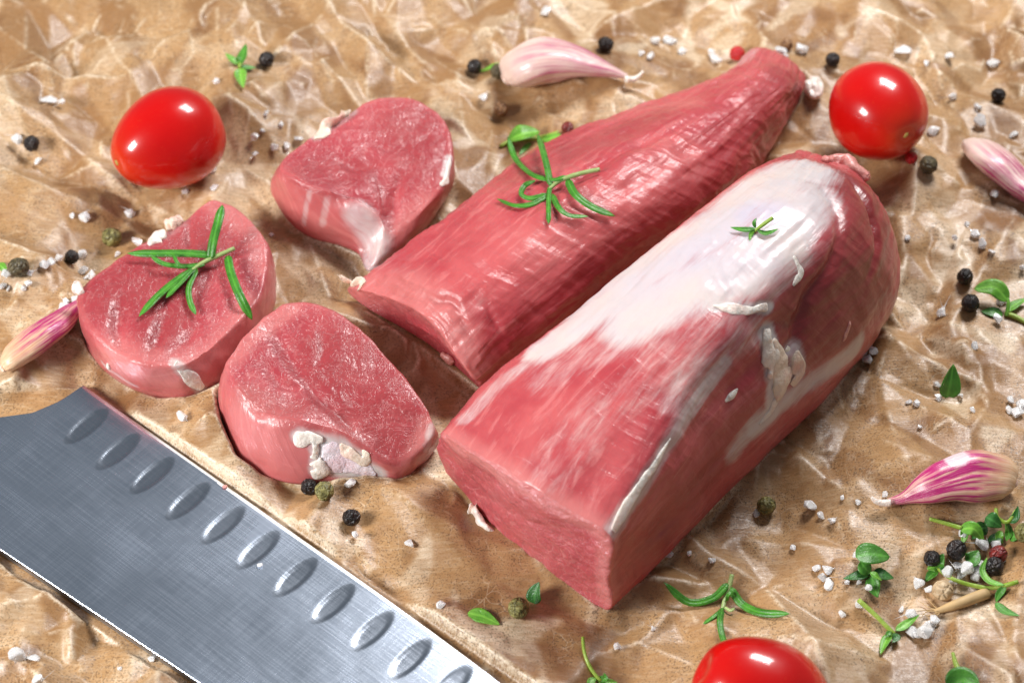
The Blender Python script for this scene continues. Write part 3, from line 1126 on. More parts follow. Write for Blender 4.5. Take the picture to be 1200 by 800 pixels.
# ------------------------------------------------------------------ the three slices
sl_a, a_bvh, a_org = flesh_slice(
    'pork_slice', SLICE_A, 'round raw pork slice with a rosemary sprig lying on it', 61,
    grooves=[([(142, 345), (138, 380), (146, 412)], 2.0, 1.6), ([(195, 365), (185, 390), (178, 415)], 1.8, 1.3), ([(232, 380), (222, 395), (205, 408)], 1.4, 0.6),
             ([(222, 262), (222, 280), (224, 290)], 1.0, 0.8)],
    dark=[([(135, 345), (170, 320), (240, 285)], 10, 0.5), ([(205, 350), (190, 390)], 8, 0.5)],
    white=[([(296, 268), (300, 300)], 2.0, 0.4), ([(205, 425), (220, 440), (236, 457)], 2.0, 0.6), ([(172, 288), (190, 278), (214, 262)], 2.4, 0.4), ([(120, 425), (160, 452)], 1.2, 0.6)],
    pale=[([(130, 420), (200, 440), (250, 425), (300, 370)], 5, 0.8), ([(255, 240), (300, 270), (312, 310)], 4, 0.6)])
strip('fat', a_bvh, [(205, 425), (218, 437), (228, 449), (236, 456)], [2.0, 2.6, 3.0, 2.4], 0.6, M_FATW, sl_a, a_org, 21)
strip('fat', a_bvh, [(172, 286), (185, 278), (195, 275)], [2.6, 4.2, 2.5], 2.2, M_FATW, sl_a, a_org, 22)
strip('fat', a_bvh, [(198, 268), (206, 261), (214, 259)], [2.4, 3.6, 2.2], 2.2, M_FAT, sl_a, a_org, 23)
strip('fat', a_bvh, [(94, 345), (90, 338), (88, 333)], [1.6, 2.2, 1.5], 1.6, M_FATW, sl_a, a_org, 24)
strip('fat', a_bvh, [(127, 426), (128, 432)], [1.2, 1.2], 0.8, M_FATW, sl_a, a_org, 25)

sl_b, b_bvh, b_org = flesh_slice(
    'pork_slice', SLICE_B, 'raw pork slice with a drooping tail touching the tapering tenderloin', 71,
    grooves=[([(385, 225), (430, 235), (456, 265)], 2.2, 1.4), ([(470, 205), (462, 230), (460, 262)], 1.5, 1.3), ([(390, 185), (420, 195), (450, 190)], 2.0, 0.9),
             ([(430, 160), (455, 175), (480, 170)], 1.5, 0.6)],
    dark=[([(480, 150), (500, 190)], 10, 0.45), ([(380, 200), (420, 205)], 8, 0.4)],
    white=[([(420, 255), (440, 285), (436, 308)], 5.5, 0.75), ([(369, 162), (390, 147), (412, 130)], 2.4, 0.5), ([(363, 225), (356, 262)], 1.2, 0.55), ([(384, 232), (378, 262)], 1.4, 0.5), ([(522, 205), (526, 185)], 1.5, 0.7)],
    pale=[([(330, 225), (360, 262), (400, 275)], 6, 0.6), ([(500, 245), (475, 270)], 4, 0.7)])
strip('fat', b_bvh, [(368, 164), (381, 154), (395, 142), (410, 130)], [1.2, 3.4, 3.8, 1.4], 0.9, M_FAT, sl_b, b_org, 31, 0.0, 0.6)
strip('fat', b_bvh, [(517, 218), (522, 210), (526, 196), (527, 185)], [1.6, 1.6, 1.2, 0.8], 0.8, M_FATW, sl_b, b_org, 32)

sl_c, c_bvh, c_org = flesh_slice(
    'pork_slice', SLICE_C, 'raw pork slice with white fat and membrane on its rim, lying beside the knife', 81,
    grooves=[([(320, 385), (338, 410), (355, 440)], 2.0, 1.5), ([(355, 440), (375, 465), (405, 490), (415, 505)], 1.8, 1.6), ([(285, 465), (305, 480), (340, 482)], 1.6, 1.0),
             ([(375, 385), (380, 410), (372, 430)], 1.2, 0.7), ([(310, 430), (330, 450), (352, 455)], 1.4, 0.7)],
    white=[([(350, 510), (372, 515), (372, 550)], 2.6, 0.8), ([(385, 525), (398, 545), (435, 556)], 4.0, 0.95), ([(398, 520), (420, 536)], 2.4, 0.7), ([(506, 500), (500, 525)], 1.5, 0.6)],
    dark=[([(400, 420), (440, 470), (470, 505)], 14, 0.6), ([(330, 420), (380, 450)], 8, 0.3), ([(290, 465), (340, 480), (370, 475)], 4, 0.5)],
    pale=[([(280, 500), (330, 530), (380, 545)], 10, 0.65), ([(262, 440), (290, 395), (340, 360)], 3, 0.7), ([(505, 500), (480, 550)], 3, 0.8)])
strip('fat', c_bvh, [(346, 507), (355, 512), (366, 510), (378, 513)], [2.2, 3.2, 2.6, 2.4], 1.1, M_FATW, sl_c, c_org, 41, 0.1, 0.7)
strip('fat', c_bvh, [(370, 515), (369, 526), (366, 536)], [1.8, 1.5, 1.8], 1.1, M_FATW, sl_c, c_org, 42, 0.1, 0.7)
strip('fat', c_bvh, [(374, 535), (374, 548), (369, 560)], [2.2, 3.0, 2.4], 1.2, M_FATW, sl_c, c_org, 43, 0.1, 0.7)
strip('membrane', c_bvh, [(384, 520), (393, 537), (392, 553)], [4.0, 6.0, 4.5], 0.5, M_SKIN, sl_c, c_org, 44, 0.0)
strip('membrane', c_bvh, [(402, 535), (420, 546), (440, 556)], [4.5, 5.0, 2.5], 0.5, M_SKIN, sl_c, c_org, 45, 0.0)
strip('fat', c_bvh, [(398, 520), (410, 531), (424, 538), (432, 530)], [2.2, 2.8, 2.8, 3.2], 1.2, M_FAT, sl_c, c_org, 46, 0.1, 0.6)


# ------------------------------------------------------------------ knife
def build_knife():
    E0, E1 = G(97, 448, KN_Z), G(600, 801, KN_Z)
    U = (E1 - E0)
    U[2] = 0
    U /= np.linalg.norm(U)
    Vv = np.array([U[1], -U[0], 0])
    if Vv[1] > 0:
        Vv = -Vv
    sp = [G(0, 645, KN_Z), G(232, 800, KN_Z)]
    W0, W1 = [(p - E0) @ Vv for p in sp]
    us = [(p - E0) @ U for p in sp]
    Wd = lambda u: W0 + (W1 - W0) * (u - us[0]) / (us[1] - us[0])
    L = 0.176
    hp = [G(71, 467, KN_Z), G(38, 482, KN_Z), G(0, 488, KN_Z), G(-40, 486, KN_Z)]
    hu = [(p - E0) @ U for p in hp] + [-0.075]
    hv = [(p - E0) @ Vv for p in hp]
    hv += [hv[-1] + 0.004]
    xs = [0.0] + hu
    ys = [0.0] + hv
    o_ = np.argsort(xs)
    xs, ys = np.array(xs)[o_], np.array(ys)[o_]
    ulist = np.concatenate([np.linspace(-0.062, 0, 170)[:-1], np.linspace(0, L, 520)])
    nv = 190
    rows_t = []
    attr_e = []
    dims = [(101, 497), (138, 527), (178, 555), (220, 585), (261, 613), (302, 642), (346, 674), (390, 705), (436, 737), (480, 770), (528, 801)]
    D = [((G(x, y, KN_Z) - E0) @ U, (G(x, y, KN_Z) - E0) @ Vv) for x, y in dims]
    du = (D[-1][0] - D[0][0]) / 10
    while D[-1][0] < 0.150:
        D.append((D[-1][0] + du, D[-1][1]))
    Dm = np.array(D)
    wv = np.linspace(0, 1, nv)
    Pu = np.zeros((len(ulist), nv))
    Pv = np.zeros_like(Pu)
    Pz = np.zeros_like(Pu)
    for i, u in enumerate(ulist):
        ve = np.interp(u, xs, ys) if u < 0 else 0.0
        vs_ = Wd(u)
        if u > L - 0.055:               # spine drops to the tip
            k = (u - (L - 0.055)) / 0.055
            vs_ = vs_ * (1 - k ** 2.2) + 0.0005
        if u > L - 0.09:
            k = (u - (L - 0.09)) / 0.09
            ve = ve + 0.004 * k ** 2
        v = ve + (max(vs_, ve + 0.0005) - ve) * wv
        Pu[i], Pv[i] = u, v
        rel = v - (0 if u >= 0 else 0)
        z = 0.0007 + (0.0023 - 0.0007) * np.clip(v / W0, 0, 1)
        bev = np.clip((v - ve) / 0.0008, 0, 1)
        if u >= 0:
            z = np.where(bev < 1, 0.00058 + (z - 0.00058) * bev, z)
        Pz[i] = z
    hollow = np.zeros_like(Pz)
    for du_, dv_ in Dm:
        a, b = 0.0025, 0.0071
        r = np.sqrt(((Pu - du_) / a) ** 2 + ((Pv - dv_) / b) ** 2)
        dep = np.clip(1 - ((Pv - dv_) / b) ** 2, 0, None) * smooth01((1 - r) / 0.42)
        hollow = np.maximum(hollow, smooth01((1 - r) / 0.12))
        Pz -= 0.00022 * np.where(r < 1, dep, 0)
    nr = len(ulist)
    top = E0[None, None, :] * 0 + (Pu[..., None] * U + Pv[..., None] * Vv)
    top[..., 2] = Pz
    bot = top.copy()
    bot[..., 2] = np.where(Pz < 0.0002, Pz, 0.0) - 0.0000
    bot[..., 2] = np.minimum(0.0, Pz)
    org = E0 * np.array([1, 1, 0])
    Vt = top.reshape(-1, 3)
    Ft = grid_faces(nr, nv)
    fn = np.cross(Vt[Ft[0, 1]] - Vt[Ft[0, 0]], Vt[Ft[0, 2]] - Vt[Ft[0, 0]])
    if fn[2] < 0:
        Ft = Ft[:, ::-1]
    # underside: coarse copy of the rim, walls all round
    Vb = Vt.copy()
    Vb[:, 2] = 0.0
    Fb = Ft[:, ::-1] + len(Vt)
    wall = []
    idx = np.arange(nr * nv).reshape(nr, nv)
    loop = list(idx[:, 0]) + list(idx[-1, 1:]) + list(idx[::-1, -1][1:]) + list(idx[0, ::-1][1:-1])
    n = len(loop)
    off = len(Vt)
    for k in range(n):
        a, b = loop[k], loop[(k + 1) % n]
        wall.append((a, b, b + off, a + off))
    V = np.vstack([Vt, Vb])
    F = np.vstack([Ft, Fb, np.array(wall)])
    uv = np.stack([np.concatenate([Pu.ravel(), Pu.ravel()]), np.concatenate([Pv.ravel(), Pv.ravel()])], 1)
    edge = np.clip(1 - (Pv.ravel() - 0.001) / 0.016, 0, 1)
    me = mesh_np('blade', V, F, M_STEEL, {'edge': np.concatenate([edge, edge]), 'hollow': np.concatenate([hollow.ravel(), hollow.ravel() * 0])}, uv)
    # flat shading for the walls: mark by material
    me.materials.append(M_EDGE)
    me.materials.append(M_SPINE)
    mi = np.zeros(len(F), dtype=np.int32)
    fv = np.repeat(np.arange(nr - 1), nv - 1)
    fw = np.tile(np.arange(nv - 1), nr - 1)
    vmid = (Pv[:-1, :-1] + Pv[1:, 1:]).ravel() / 2
    umid = Pu[:-1, :-1].ravel()
    mi[:len(Ft)] = np.where((vmid < 0.0008) & (umid >= -0.0002), 1, 0)
    mi[len(Ft) + len(Fb):] = 2
    me.polygons.foreach_set('material_index', mi)
    sm = np.ones(len(F), dtype=bool)
    sm[len(Ft) + len(Fb):] = False
    me.polygons.foreach_set('use_smooth', sm)
    root = bpy.data.objects.new('kitchen_knife', None)
    root.empty_display_size = 0.01
    COL.objects.link(root)
    tag(root, 'steel kitchen knife blade with a row of oval hollows along its edge', 'knife')
    o = link('blade', me, root)
    # handle out of frame, left
    bm = bmesh.new()
    hs = []
    for k, (u, hw, hz) in enumerate([(-0.056, 0.012, 0.008), (-0.066, 0.0135, 0.010), (-0.09, 0.0125, 0.010), (-0.125, 0.0130, 0.010), (-0.155, 0.0145, 0.0105), (-0.165, 0.012, 0.008)]):
        vc = (np.interp(-0.056, xs, ys) + Wd(-0.05)) / 2
        c = U * u + Vv * vc
        ring = []
        for a in range(20):
            t = a / 20 * 2 * math.pi
            ca, sa = math.cos(t), math.sin(t)
            p = c + Vv * hw * math.copysign(abs(ca) ** 0.6, ca) + np.array([0, 0, 0.0105 + hz * math.copysign(abs(sa) ** 0.7, sa)])
            ring.append(bm.verts.new(p))
        hs.append(ring)
    for r0, r1 in zip(hs, hs[1:]):
        for a in range(20):
            bm.faces.new((r0[a], r0[(a + 1) % 20], r1[(a + 1) % 20], r1[a]))
    bm.faces.new(hs[0][::-1])
    bm.faces.new(hs[-1])
    bmesh.ops.recalc_face_normals(bm, faces=bm.faces)
    hm = bpy.data.meshes.new('handle')
    bm.to_mesh(hm)
    bm.free()
    hm.polygons.foreach_set('use_smooth', np.ones(len(hm.polygons), dtype=bool))
    hm.materials.append(M_HANDLE)
    link('handle', hm, root)
    W = V + org
    vis = (W[:, 0] > X0) & (W[:, 1] > Y0)
    z = settle(W[vis], 0.0002)
    root.location = (org[0], org[1], min(z, 0.0002))
    return root


knife = build_knife()


# ------------------------------------------------------------------ tomatoes
def tomato(px, py, rad, length, tipdir, label, seed, scar=True, taper=0.12):
    nu, nv = 90, 96
    th = np.linspace(0.0, math.pi, nu)
    ph = np.arange(nv) / nv * 2 * math.pi
    T, Ph = np.meshgrid(th, ph, indexing='ij')
    zz = -np.cos(T)                         # -1 = tip end
    prof = np.sin(T) ** 0.92 * (1 + taper * zz)
    lob = 1 + 0.012 * np.cos(3 * Ph + seed) + 0.008 * np.cos(5 * Ph + 2 * seed)
    x = rad * prof * np.cos(Ph) * lob
    y = rad * prof * np.sin(Ph) * lob
    z = length / 2 * np.sign(zz) * np.abs(zz) ** 1.05
    z = z + 0.0004 * np.exp(-(T / 0.20) ** 2) + -0.0020 * np.exp(-((math.pi - T) / 0.28) ** 2)
    V = np.stack([x, y, z], -1).reshape(-1, 3)
    V = V * (1 + 0.010 * vnoise(V, 0.012, seed)[:, None])
    tip = np.exp(-(T / 0.55) ** 2).ravel()
    q = Vector((0, 0, -1)).rotation_difference(Vector(tipdir).normalized())
    Rm = np.array(q.to_matrix())
    V = V @ Rm.T
    F = grid_faces(nu, nv, True)
    fn = np.cross(V[F[3000, 1]] - V[F[3000, 0]], V[F[3000, 2]] - V[F[3000, 0]])
    if fn @ V[F[3000, 0]] < 0:
        F = F[:, ::-1]
    lo = -V[:, 2].min()
    c = on_paper(px, py, lo)
    for _ in range(3):
        dz = settle(V + c)
        c = G(px, py, c[2] + dz)
    root = bpy.data.objects.new('cherry_tomato', None)
    root.empty_display_size = 0.01
    COL.objects.link(root)
    root.location = (c[0], c[1], c[2] - lo)
    tag(root, label, 'tomato', 'cherry tomatoes')
    off = np.array([0, 0, lo])
    fruit = link('fruit', mesh_np('fruit', V + off, F, M_TOM, {'tip': tip}), root)
    # scar at the tip end
    td = np.array(Vector(tipdir).normalized())
    bm = bmesh.new()
    bmesh.ops.create_icosphere(bm, subdivisions=2, radius=0.0007)
    for v in bm.verts:
        v.co.z *= 0.35
        v.co += Vector((vnoise(np.array([[v.co.x, v.co.y, v.co.z]]), 0.0006, seed)[0] * 0.0002,) * 3)
    bm.transform(Vector((0, 0, 1)).rotation_difference(Vector(td)).to_matrix().to_4x4())
    tipv = V[0] + off
    bm.transform(Matrix.Translation(Vector(tipv)))
    me = bpy.data.meshes.new('scar')
    bm.to_mesh(me)
    bm.free()
    me.materials.append(M_SCAR)
    link('scar', me, fruit)
    return root


def camdir(r, u, t):
    """direction from camera-right, camera-up, towards-camera parts"""
    return tuple(RIGHT * r + UP * u - FWD * t)


tomato(196, 165, 0.0123, 0.0290, camdir(-0.76, -0.40, 0.42), 'red cherry tomato beside the pork slice under the rosemary', 2)
tomato(1030, 131, 0.0119, 0.0262, camdir(0.40, -0.52, 0.75), 'red cherry tomato beside the blunt tenderloin tip and the silver-skinned loin end', 5, taper=0.05)
tomato(890, 818, 0.0125, 0.0290, camdir(0.8, -0.42, -0.15), 'red cherry tomato beside the loose rosemary sprig on the paper', 9, taper=-0.08)


# ------------------------------------------------------------------ garlic
def garlic(spine, wid, label, purple=1.0, peel=None, seed=0, fat=0.8, roll=0.0, tail=None):
    """clove lying on the paper; spine: photo pixels root end -> tip, wid: full widths in mm"""
    n, K = 80, 48
    zc = np.interp(np.linspace(0, 1, len(wid)), np.linspace(0, 1, len(wid)), np.array(wid)) * MM * 0.5 * fat
    pts = np.array([on_paper(x, y, z) for (x, y), z in zip(spine, zc)])
    base = np.min(pts[:, 2] - zc)
    P = catmull(pts, n, False)
    W = np.maximum(catmull(np.array(wid, float)[:, None], n, False)[:, 0], 0.25) * MM / 2
    T = np.gradient(P, axis=0)
    T /= np.linalg.norm(T, axis=1, keepdims=True)
    S = np.cross(T, np.array([0, 0, 1.0]))
    S /= np.linalg.norm(S, axis=1, keepdims=True)
    B = np.cross(S, T)
    ph = np.arange(K) / K * 2 * math.pi
    rows, peelv = [], []
    for k in range(n):
        c, s = np.cos(ph), np.sin(ph)
        # teardrop section: ridge on top, flatter below
        r = 1 + 0.10 * np.cos(2 * (ph - 0.9)) - 0.07 * np.cos(3 * ph + 0.6) + 0.02 * np.cos(9 * ph + seed)
        e = 1.0 if k < n - 1 else 0.3
        if k < 6:
            e = [0.35, 0.62, 0.8, 0.9, 0.96, 0.99][k]
        rows.append(P[k] + S[k] * (c * r * W[k] * e)[:, None] + B[k] * (s * r * W[k] * fat * e)[:, None])
    R = np.array(rows)
    V = R.reshape(-1, 3)
    V = V + np.stack([vnoise(V, 0.006, seed + a) for a in range(3)], 1) * 0.35 * MM + np.stack([vnoise(V, 0.0015, seed + 7 + a) for a in range(3)], 1) * 0.06 * MM
    uv = np.stack([np.repeat(np.linspace(0, 1, n), K), np.tile(np.abs(np.arange(K) / K * 2 - 1), n)], 1)
    pv = np.zeros(len(V))
    if peel:
        for (px, py, rmm) in peel:
            d = np.linalg.norm(V - on_paper(px, py, 0.008), axis=1)
            pv = np.maximum(pv, (1 - smooth01((d / (rmm * MM) - 0.8) / 0.2)))
    pts0 = P[n // 2]
    org = np.array([pts0[0], pts0[1], 0.0])
    F = grid_faces(n, K, True)
    n0 = len(V)
    V = np.vstack([V, R[0].mean(0) - T[0] * 0.0002, R[-1].mean(0) + T[-1] * 0.0004])
    uv = np.vstack([uv, [0, 0.5], [1, 0.5]])
    caps = [((i + 1) % K, i, n0, n0) for i in range(0)]
    f = [tuple(int(x) for x in q) for q in F] + [((i + 1) % K, i, n0) for i in range(K)] + [((n - 1) * K + i, (n - 1) * K + (i + 1) % K, n0 + 1) for i in range(K)]
    dz = settle(V)
    V[:, 2] += dz
    org[2] = V[:, 2].min()
    me = bpy.data.meshes.new('clove')
    me.from_pydata([tuple(v - org) for v in V], [], f)
    for an, av in (('purple', np.full(len(V), purple)), ('white_skin', np.full(len(V), 0.65 if purple < 0.7 else 0.0)), ('peel', np.concatenate([pv, [0, 0]]))):
        a = me.attributes.new(an, 'FLOAT', 'POINT')
        a.data.foreach_set('value', av.astype(np.float32))
    l = me.uv_layers.new(name='UVMap')
    li = np.zeros(len(me.loops), dtype=np.int32)
    me.loops.foreach_get('vertex_index', li)
    l.data.foreach_set('uv', uv[li].astype(np.float32).ravel())
    bm = bmesh.new()
    bm.from_mesh(me)
    bmesh.ops.recalc_face_normals(bm, faces=bm.faces)
    bm.to_mesh(me)
    bm.free()
    me.polygons.foreach_set('use_smooth', np.ones(len(me.polygons), dtype=bool))
    me.materials.append(M_GARLIC)
    root = bpy.data.objects.new('garlic_clove', None)
    root.empty_display_size = 0.01
    COL.objects.link(root)
    root.location = Vector(org)
    tag(root, label, 'garlic', 'unpeeled garlic cloves')
    link('skin', me, root)
    if tail:
        Tp = np.array([on_paper(x, y, z * MM) for x, y, z in tail])
        link('dry_tip', tube_mesh(Tp - org, [0.9, 0.8, 0.6, 0.35], 'dry_tip', M_FATW), root)
    # root plate
    bm = bmesh.new()
    bmesh.ops.create_icosphere(bm, subdivisions=3, radius=1.0)
    for v in bm.verts:
        v.co = Vector((v.co.x * W[1] * 0.55, v.co.y * W[1] * fat * 0.55, v.co.z * 0.0007)) * (1 + 0.25 * vnoise(np.array([list(v.co)]), 0.5, seed)[0])
    M3 = Matrix([[S[0][a], B[0][a], -T[0][a]] for a in range(3)]).to_4x4()
    bm.transform(M3)
    bm.transform(Matrix.Translation(Vector(R[0].mean(0) + np.array([0, 0, dz]) - org)))
    m2 = bpy.data.meshes.new('root_plate')
    bm.to_mesh(m2)
    bm.free()
    m2.polygons.foreach_set('use_smooth', np.ones(len(m2.polygons), dtype=bool))
    m2.materials.append(M_FAT)
    link('root_plate', m2, root)
    return root


def tube_mesh(P, rad, name, mat, K=8, n=16):
    """thin tapering tube through points (metres), radii in mm"""
    C = catmull(np.asarray(P), n, False)
    r = np.interp(np.linspace(0, 1, n), np.linspace(0, 1, len(rad)), rad) * MM
    T = np.gradient(C, axis=0)
    T /= np.maximum(np.linalg.norm(T, axis=1, keepdims=True), 1e-12)
    ref = np.array([0, 0, 1.0]) if abs(T[:, 2]).mean() < 0.9 else np.array([1.0, 0, 0])
    S = np.cross(T, ref)
    S /= np.maximum(np.linalg.norm(S, axis=1, keepdims=True), 1e-12)
    B = np.cross(S, T)
    ph = np.arange(K) / K * 2 * math.pi
    R = C[:, None, :] + (S[:, None, :] * np.cos(ph)[None, :, None] + B[:, None, :] * np.sin(ph)[None, :, None]) * r[:, None, None]
    V = R.reshape(-1, 3)
    F = [tuple(int(x) for x in q) for q in grid_faces(n, K, True)] + [tuple(range(K))[::-1], tuple((n - 1) * K + i for i in range(K))]
    me = bpy.data.meshes.new(name)
    me.from_pydata([tuple(v) for v in V], [], F)
    bm = bmesh.new()
    bm.from_mesh(me)
    bmesh.ops.recalc_face_normals(bm, faces=bm.faces)
    bm.to_mesh(me)
    bm.free()
    me.polygons.foreach_set('use_smooth', np.ones(len(me.polygons), dtype=bool))
    me.materials.append(mat)
    return me


garlic([(592, 97), (607, 86), (638, 75), (676, 77), (710, 87), (735, 93)], [7.0, 13.0, 14.5, 10.0, 4.6, 1.6],
       'pale pink garlic clove with a curled dry tip, behind the flat tenderloin', 0.4, seed=3, fat=0.72,
       tail=[(733, 93, 3), (742, 93, 3), (748, 90, 4), (754, 84, 5)])
garlic([(1136, 170), (1148, 178), (1168, 194), (1190, 214), (1212, 236), (1230, 262)], [5.0, 8.5, 9.6, 8.5, 5.0, 1.6],
       'pale pink garlic clove on the paper opposite the silver-skinned loin end', 0.55, seed=5, fat=0.72)
garlic([(4, 434), (16, 423), (40, 404), (66, 384), (86, 368), (98, 356)], [4.5, 7.0, 8.2, 7.4, 5.0, 2.0],
       'slim pink garlic clove leaning against the rosemary slice', 0.85, seed=8, fat=0.75)
garlic([(1186, 568), (1172, 563), (1135, 562), (1095, 572), (1062, 585), (1040, 590)], [6.0, 9.8, 11.0, 8.0, 3.2, 1.5],
       'purple streaked garlic clove lying above the heap of thyme and salt', 1.0, peel=[(1120, 536, 3.2)], seed=12, fat=0.78,
       tail=[(1044, 589, 2), (1034, 589, 2), (1026, 587, 2.5), (1021, 582, 3)])


# ------------------------------------------------------------------ herbs
def leaf_mesh(P, width, mat, name, N0=None, curl=0.25, shape='needle', n=18, K=9, thick=0.35):
    """leaf along points P; width mm; needle or ovate outline, folded along the midrib"""
    C = catmull(np.asarray(P), n, False)
    T = np.gradient(C, axis=0)
    T /= np.maximum(np.linalg.norm(T, axis=1, keepdims=True), 1e-12)
    Nn = np.array([0, 0, 1.0]) if N0 is None else np.asarray(N0, float)
    S = np.cross(T, Nn)
    S /= np.maximum(np.linalg.norm(S, axis=1, keepdims=True), 1e-9)
    B = np.cross(S, T)
    t = np.linspace(0, 1, n)
    if shape == 'needle':
        w = np.minimum(1, (t / 0.12 + 0.45)) * np.minimum(1, ((1 - t) / 0.16)) ** 0.6
    elif shape == 'round':
        w = np.sin(np.pi * np.clip(t, 0.0, 1) ** 0.85) ** 0.6
    else:
        w = np.sin(np.pi * t ** 0.75) ** 0.8
    w = np.maximum(w, 0.03) * width * MM / 2
    x = np.linspace(-1, 1, K)
    rows_t = C[:, None, :] + S[:, None, :] * (x[None, :, None] * w[:, None, None]) + B[:, None, :] * (curl * (x ** 2)[None, :, None] * w[:, None, None])
    rows_b = rows_t - B[:, None, :] * (thick * MM * (1 - 0.8 * x[None, :, None] ** 2) * (w / w.max())[:, None, None])
    if shape == 'needle':
        rows_t = rows_t + B[:, None, :] * (0.28 * (1 - x[None, :, None] ** 2) * w[:, None, None]) - B[:, None, :] * (0.30 * np.exp(-(x[None, :, None] / 0.16) ** 2) * w[:, None, None])
    ring = np.concatenate([rows_t, rows_b[:, ::-1]], 1)
    kk = ring.shape[1]
    V = ring.reshape(-1, 3)
    F = [tuple(int(q) for q in f) for f in grid_faces(n, kk, True)] + [tuple(range(kk))[::-1], tuple((n - 1) * kk + i for i in range(kk))]
    me = bpy.data.meshes.new(name)
    me.from_pydata([tuple(v) for v in V], [], F)
    mid = np.tile(np.concatenate([np.exp(-(x / 0.10) ** 2), np.zeros(K)]), n)
    a = me.attributes.new('mid', 'FLOAT', 'POINT')
    a.data.foreach_set('value', mid.astype(np.float32))
    bm = bmesh.new()
    bm.from_mesh(me)
    bmesh.ops.recalc_face_normals(bm, faces=bm.faces)
    bm.to_mesh(me)
    bm.free()
    me.polygons.foreach_set('use_smooth', np.ones(len(me.polygons), dtype=bool))
    me.materials.append(mat)
    return me


def surf_point(bvh, px, py, lift):
    """point above paper or meat seen at a pixel; lift in mm above the surface"""
    if bvh is None:
        return on_paper(px, py, lift * MM)
    d = Vector(ray(px, py)).normalized()
    loc, nor, idx, dist = bvh.ray_cast(Vector(CAM), d)
    if loc is None:
        loc, nor, idx, dist = bvh.find_nearest(Vector(on_paper(px, py, 0.012)))
        return G(px, py, loc[2] + lift * MM)
    return G(px, py, loc[2] + lift * MM)


def sprig(name, cat, label, stem, leaves, bvh=None, stem_mat=None, stem_rad=(0.5, 0.6, 0.45), group=None):
    """stem: [(px,py,lift)], leaves: [(points, width, material, shape)]"""
    root = bpy.data.objects.new(name, None)
    root.empty_display_size = 0.01
    COL.objects.link(root)
    allv = []
    pend = []
    if stem:
        Ps = [surf_point(bvh, *p) for p in stem]
        pend.append(('stem', tube_mesh(Ps, list(stem_rad), 'stem', stem_mat or M_STEM)))
    for pts, w, mat, shp in leaves:
        Pl = [surf_point(bvh, *p) for p in pts]
        tl = Vector((random.uniform(-.35, .35), random.uniform(-.35, .25), 1))
        pend.append(('leaf', leaf_mesh(Pl, w, mat, 'leaf', tuple(tl), shape=shp, curl=random.uniform(0.05, 0.3) if shp != 'needle' else 0.05)))
    V = np.array([tuple(v.co) for _, me in pend for v in me.vertices])
    org = np.array([V[:, 0].mean(), V[:, 1].mean(), V[:, 2].min()])
    if bvh is None:
        dz = settle(V)
    else:
        gap = 1e9
        for v in V[::3]:
            loc, nor, idx, dist = bvh.ray_cast(Vector((v[0], v[1], 0.2)), Vector((0, 0, -1)))
            if loc is not None:
                gap = min(gap, v[2] - loc[2])
        dz = -gap - 0.0001 if gap < 1e8 else 0
    for nm, me in pend:
        me.transform(Matrix.Translation(Vector(-org)))
        link(nm, me, root)
    root.location = Vector(org + np.array([0, 0, dz]))
    tag(root, label, cat, group)
    return root


RS = M_ROSE
sprig('rosemary_sprig', 'rosemary', 'green rosemary sprig lying on the round pork slice',
      [(275, 293, 2.2), (262, 299, 2.0), (246, 306, 1.6), (232, 314, 1.2), (224, 320, 0.8)],
      [([(247, 305, 2), (250, 285, 4), (256, 262, 6), (261, 242, 7)], 2.2, RS, 'needle'),
       ([(250, 301, 2.0), (222, 299, 2.0), (185, 299, 1.5), (149, 299, 1.5)], 1.9, RS, 'needle'),
       ([(240, 312, 1.5), (215, 314, 1.2), (192, 311, 1.5), (177, 302, 2.0)], 1.3, RS, 'needle'),
       ([(218, 316, 1.5), (209, 311, 2.5), (203, 299, 3)], 0.9, RS, 'needle'),
       ([(230, 316, 1.2), (208, 330, 1.0), (186, 348, 0.8), (163, 373, 0.8)], 2.2, RS, 'needle'),
       ([(226, 318, 1.6), (215, 330, 1.4), (205, 340, 1.2), (195, 351, 1)], 1.4, RS, 'needle'),
       ([(231, 318, 1.2), (222, 338, 1.0), (223, 355, 0.8), (230, 371, 0.6)], 1.4, RS, 'needle'),
       ([(267, 302, 2.0), (271, 322, 2.0), (282, 350, 2.0), (296, 377, 1.5)], 2.1, RS, 'needle')], a_bvh, group='rosemary sprigs')
sprig('rosemary_sprig', 'rosemary', 'green rosemary sprig lying on the flat tenderloin piece',
      [(703, 199, 2.5), (688, 202, 2.5), (670, 207, 2.0), (655, 213, 1.5), (644, 222, 1.0)],
      [([(645, 218, 1.5), (642, 200, 3.5), (637, 180, 5.5), (630, 157, 7)], 1.6, RS, 'needle'),
       ([(643, 212, 1.5), (622, 204, 2), (604, 186, 3), (595, 160, 4)], 1.5, RS, 'needle'),
       ([(642, 228, 1.2), (622, 233, 1.0), (611, 228, 1.2), (615, 218, 2), (628, 212, 2.2)], 1.3, RS, 'needle'),
       ([(642, 230, 1.0), (622, 240, 0.8), (602, 241, 0.8), (582, 233, 1.0)], 1.3, RS, 'needle'),
       ([(644, 219, 1.2), (643, 235, 1.2), (643, 250, 1.0), (643, 263, 0.8)], 1.2, RS, 'needle'),
       ([(647, 228, 1.2), (655, 244, 1.0), (668, 253, 0.8), (690, 254, 0.8)], 1.4, RS, 'needle'),
       ([(665, 211, 1.5), (674, 228, 1.5), (694, 243, 1.2), (721, 254, 1.0)], 1.9, RS, 'needle'),
       ([(640, 211, 1.5), (652, 211, 2.0), (664, 207, 2.2)], 1.2, RS, 'needle')], filet_bvh, group='rosemary sprigs')
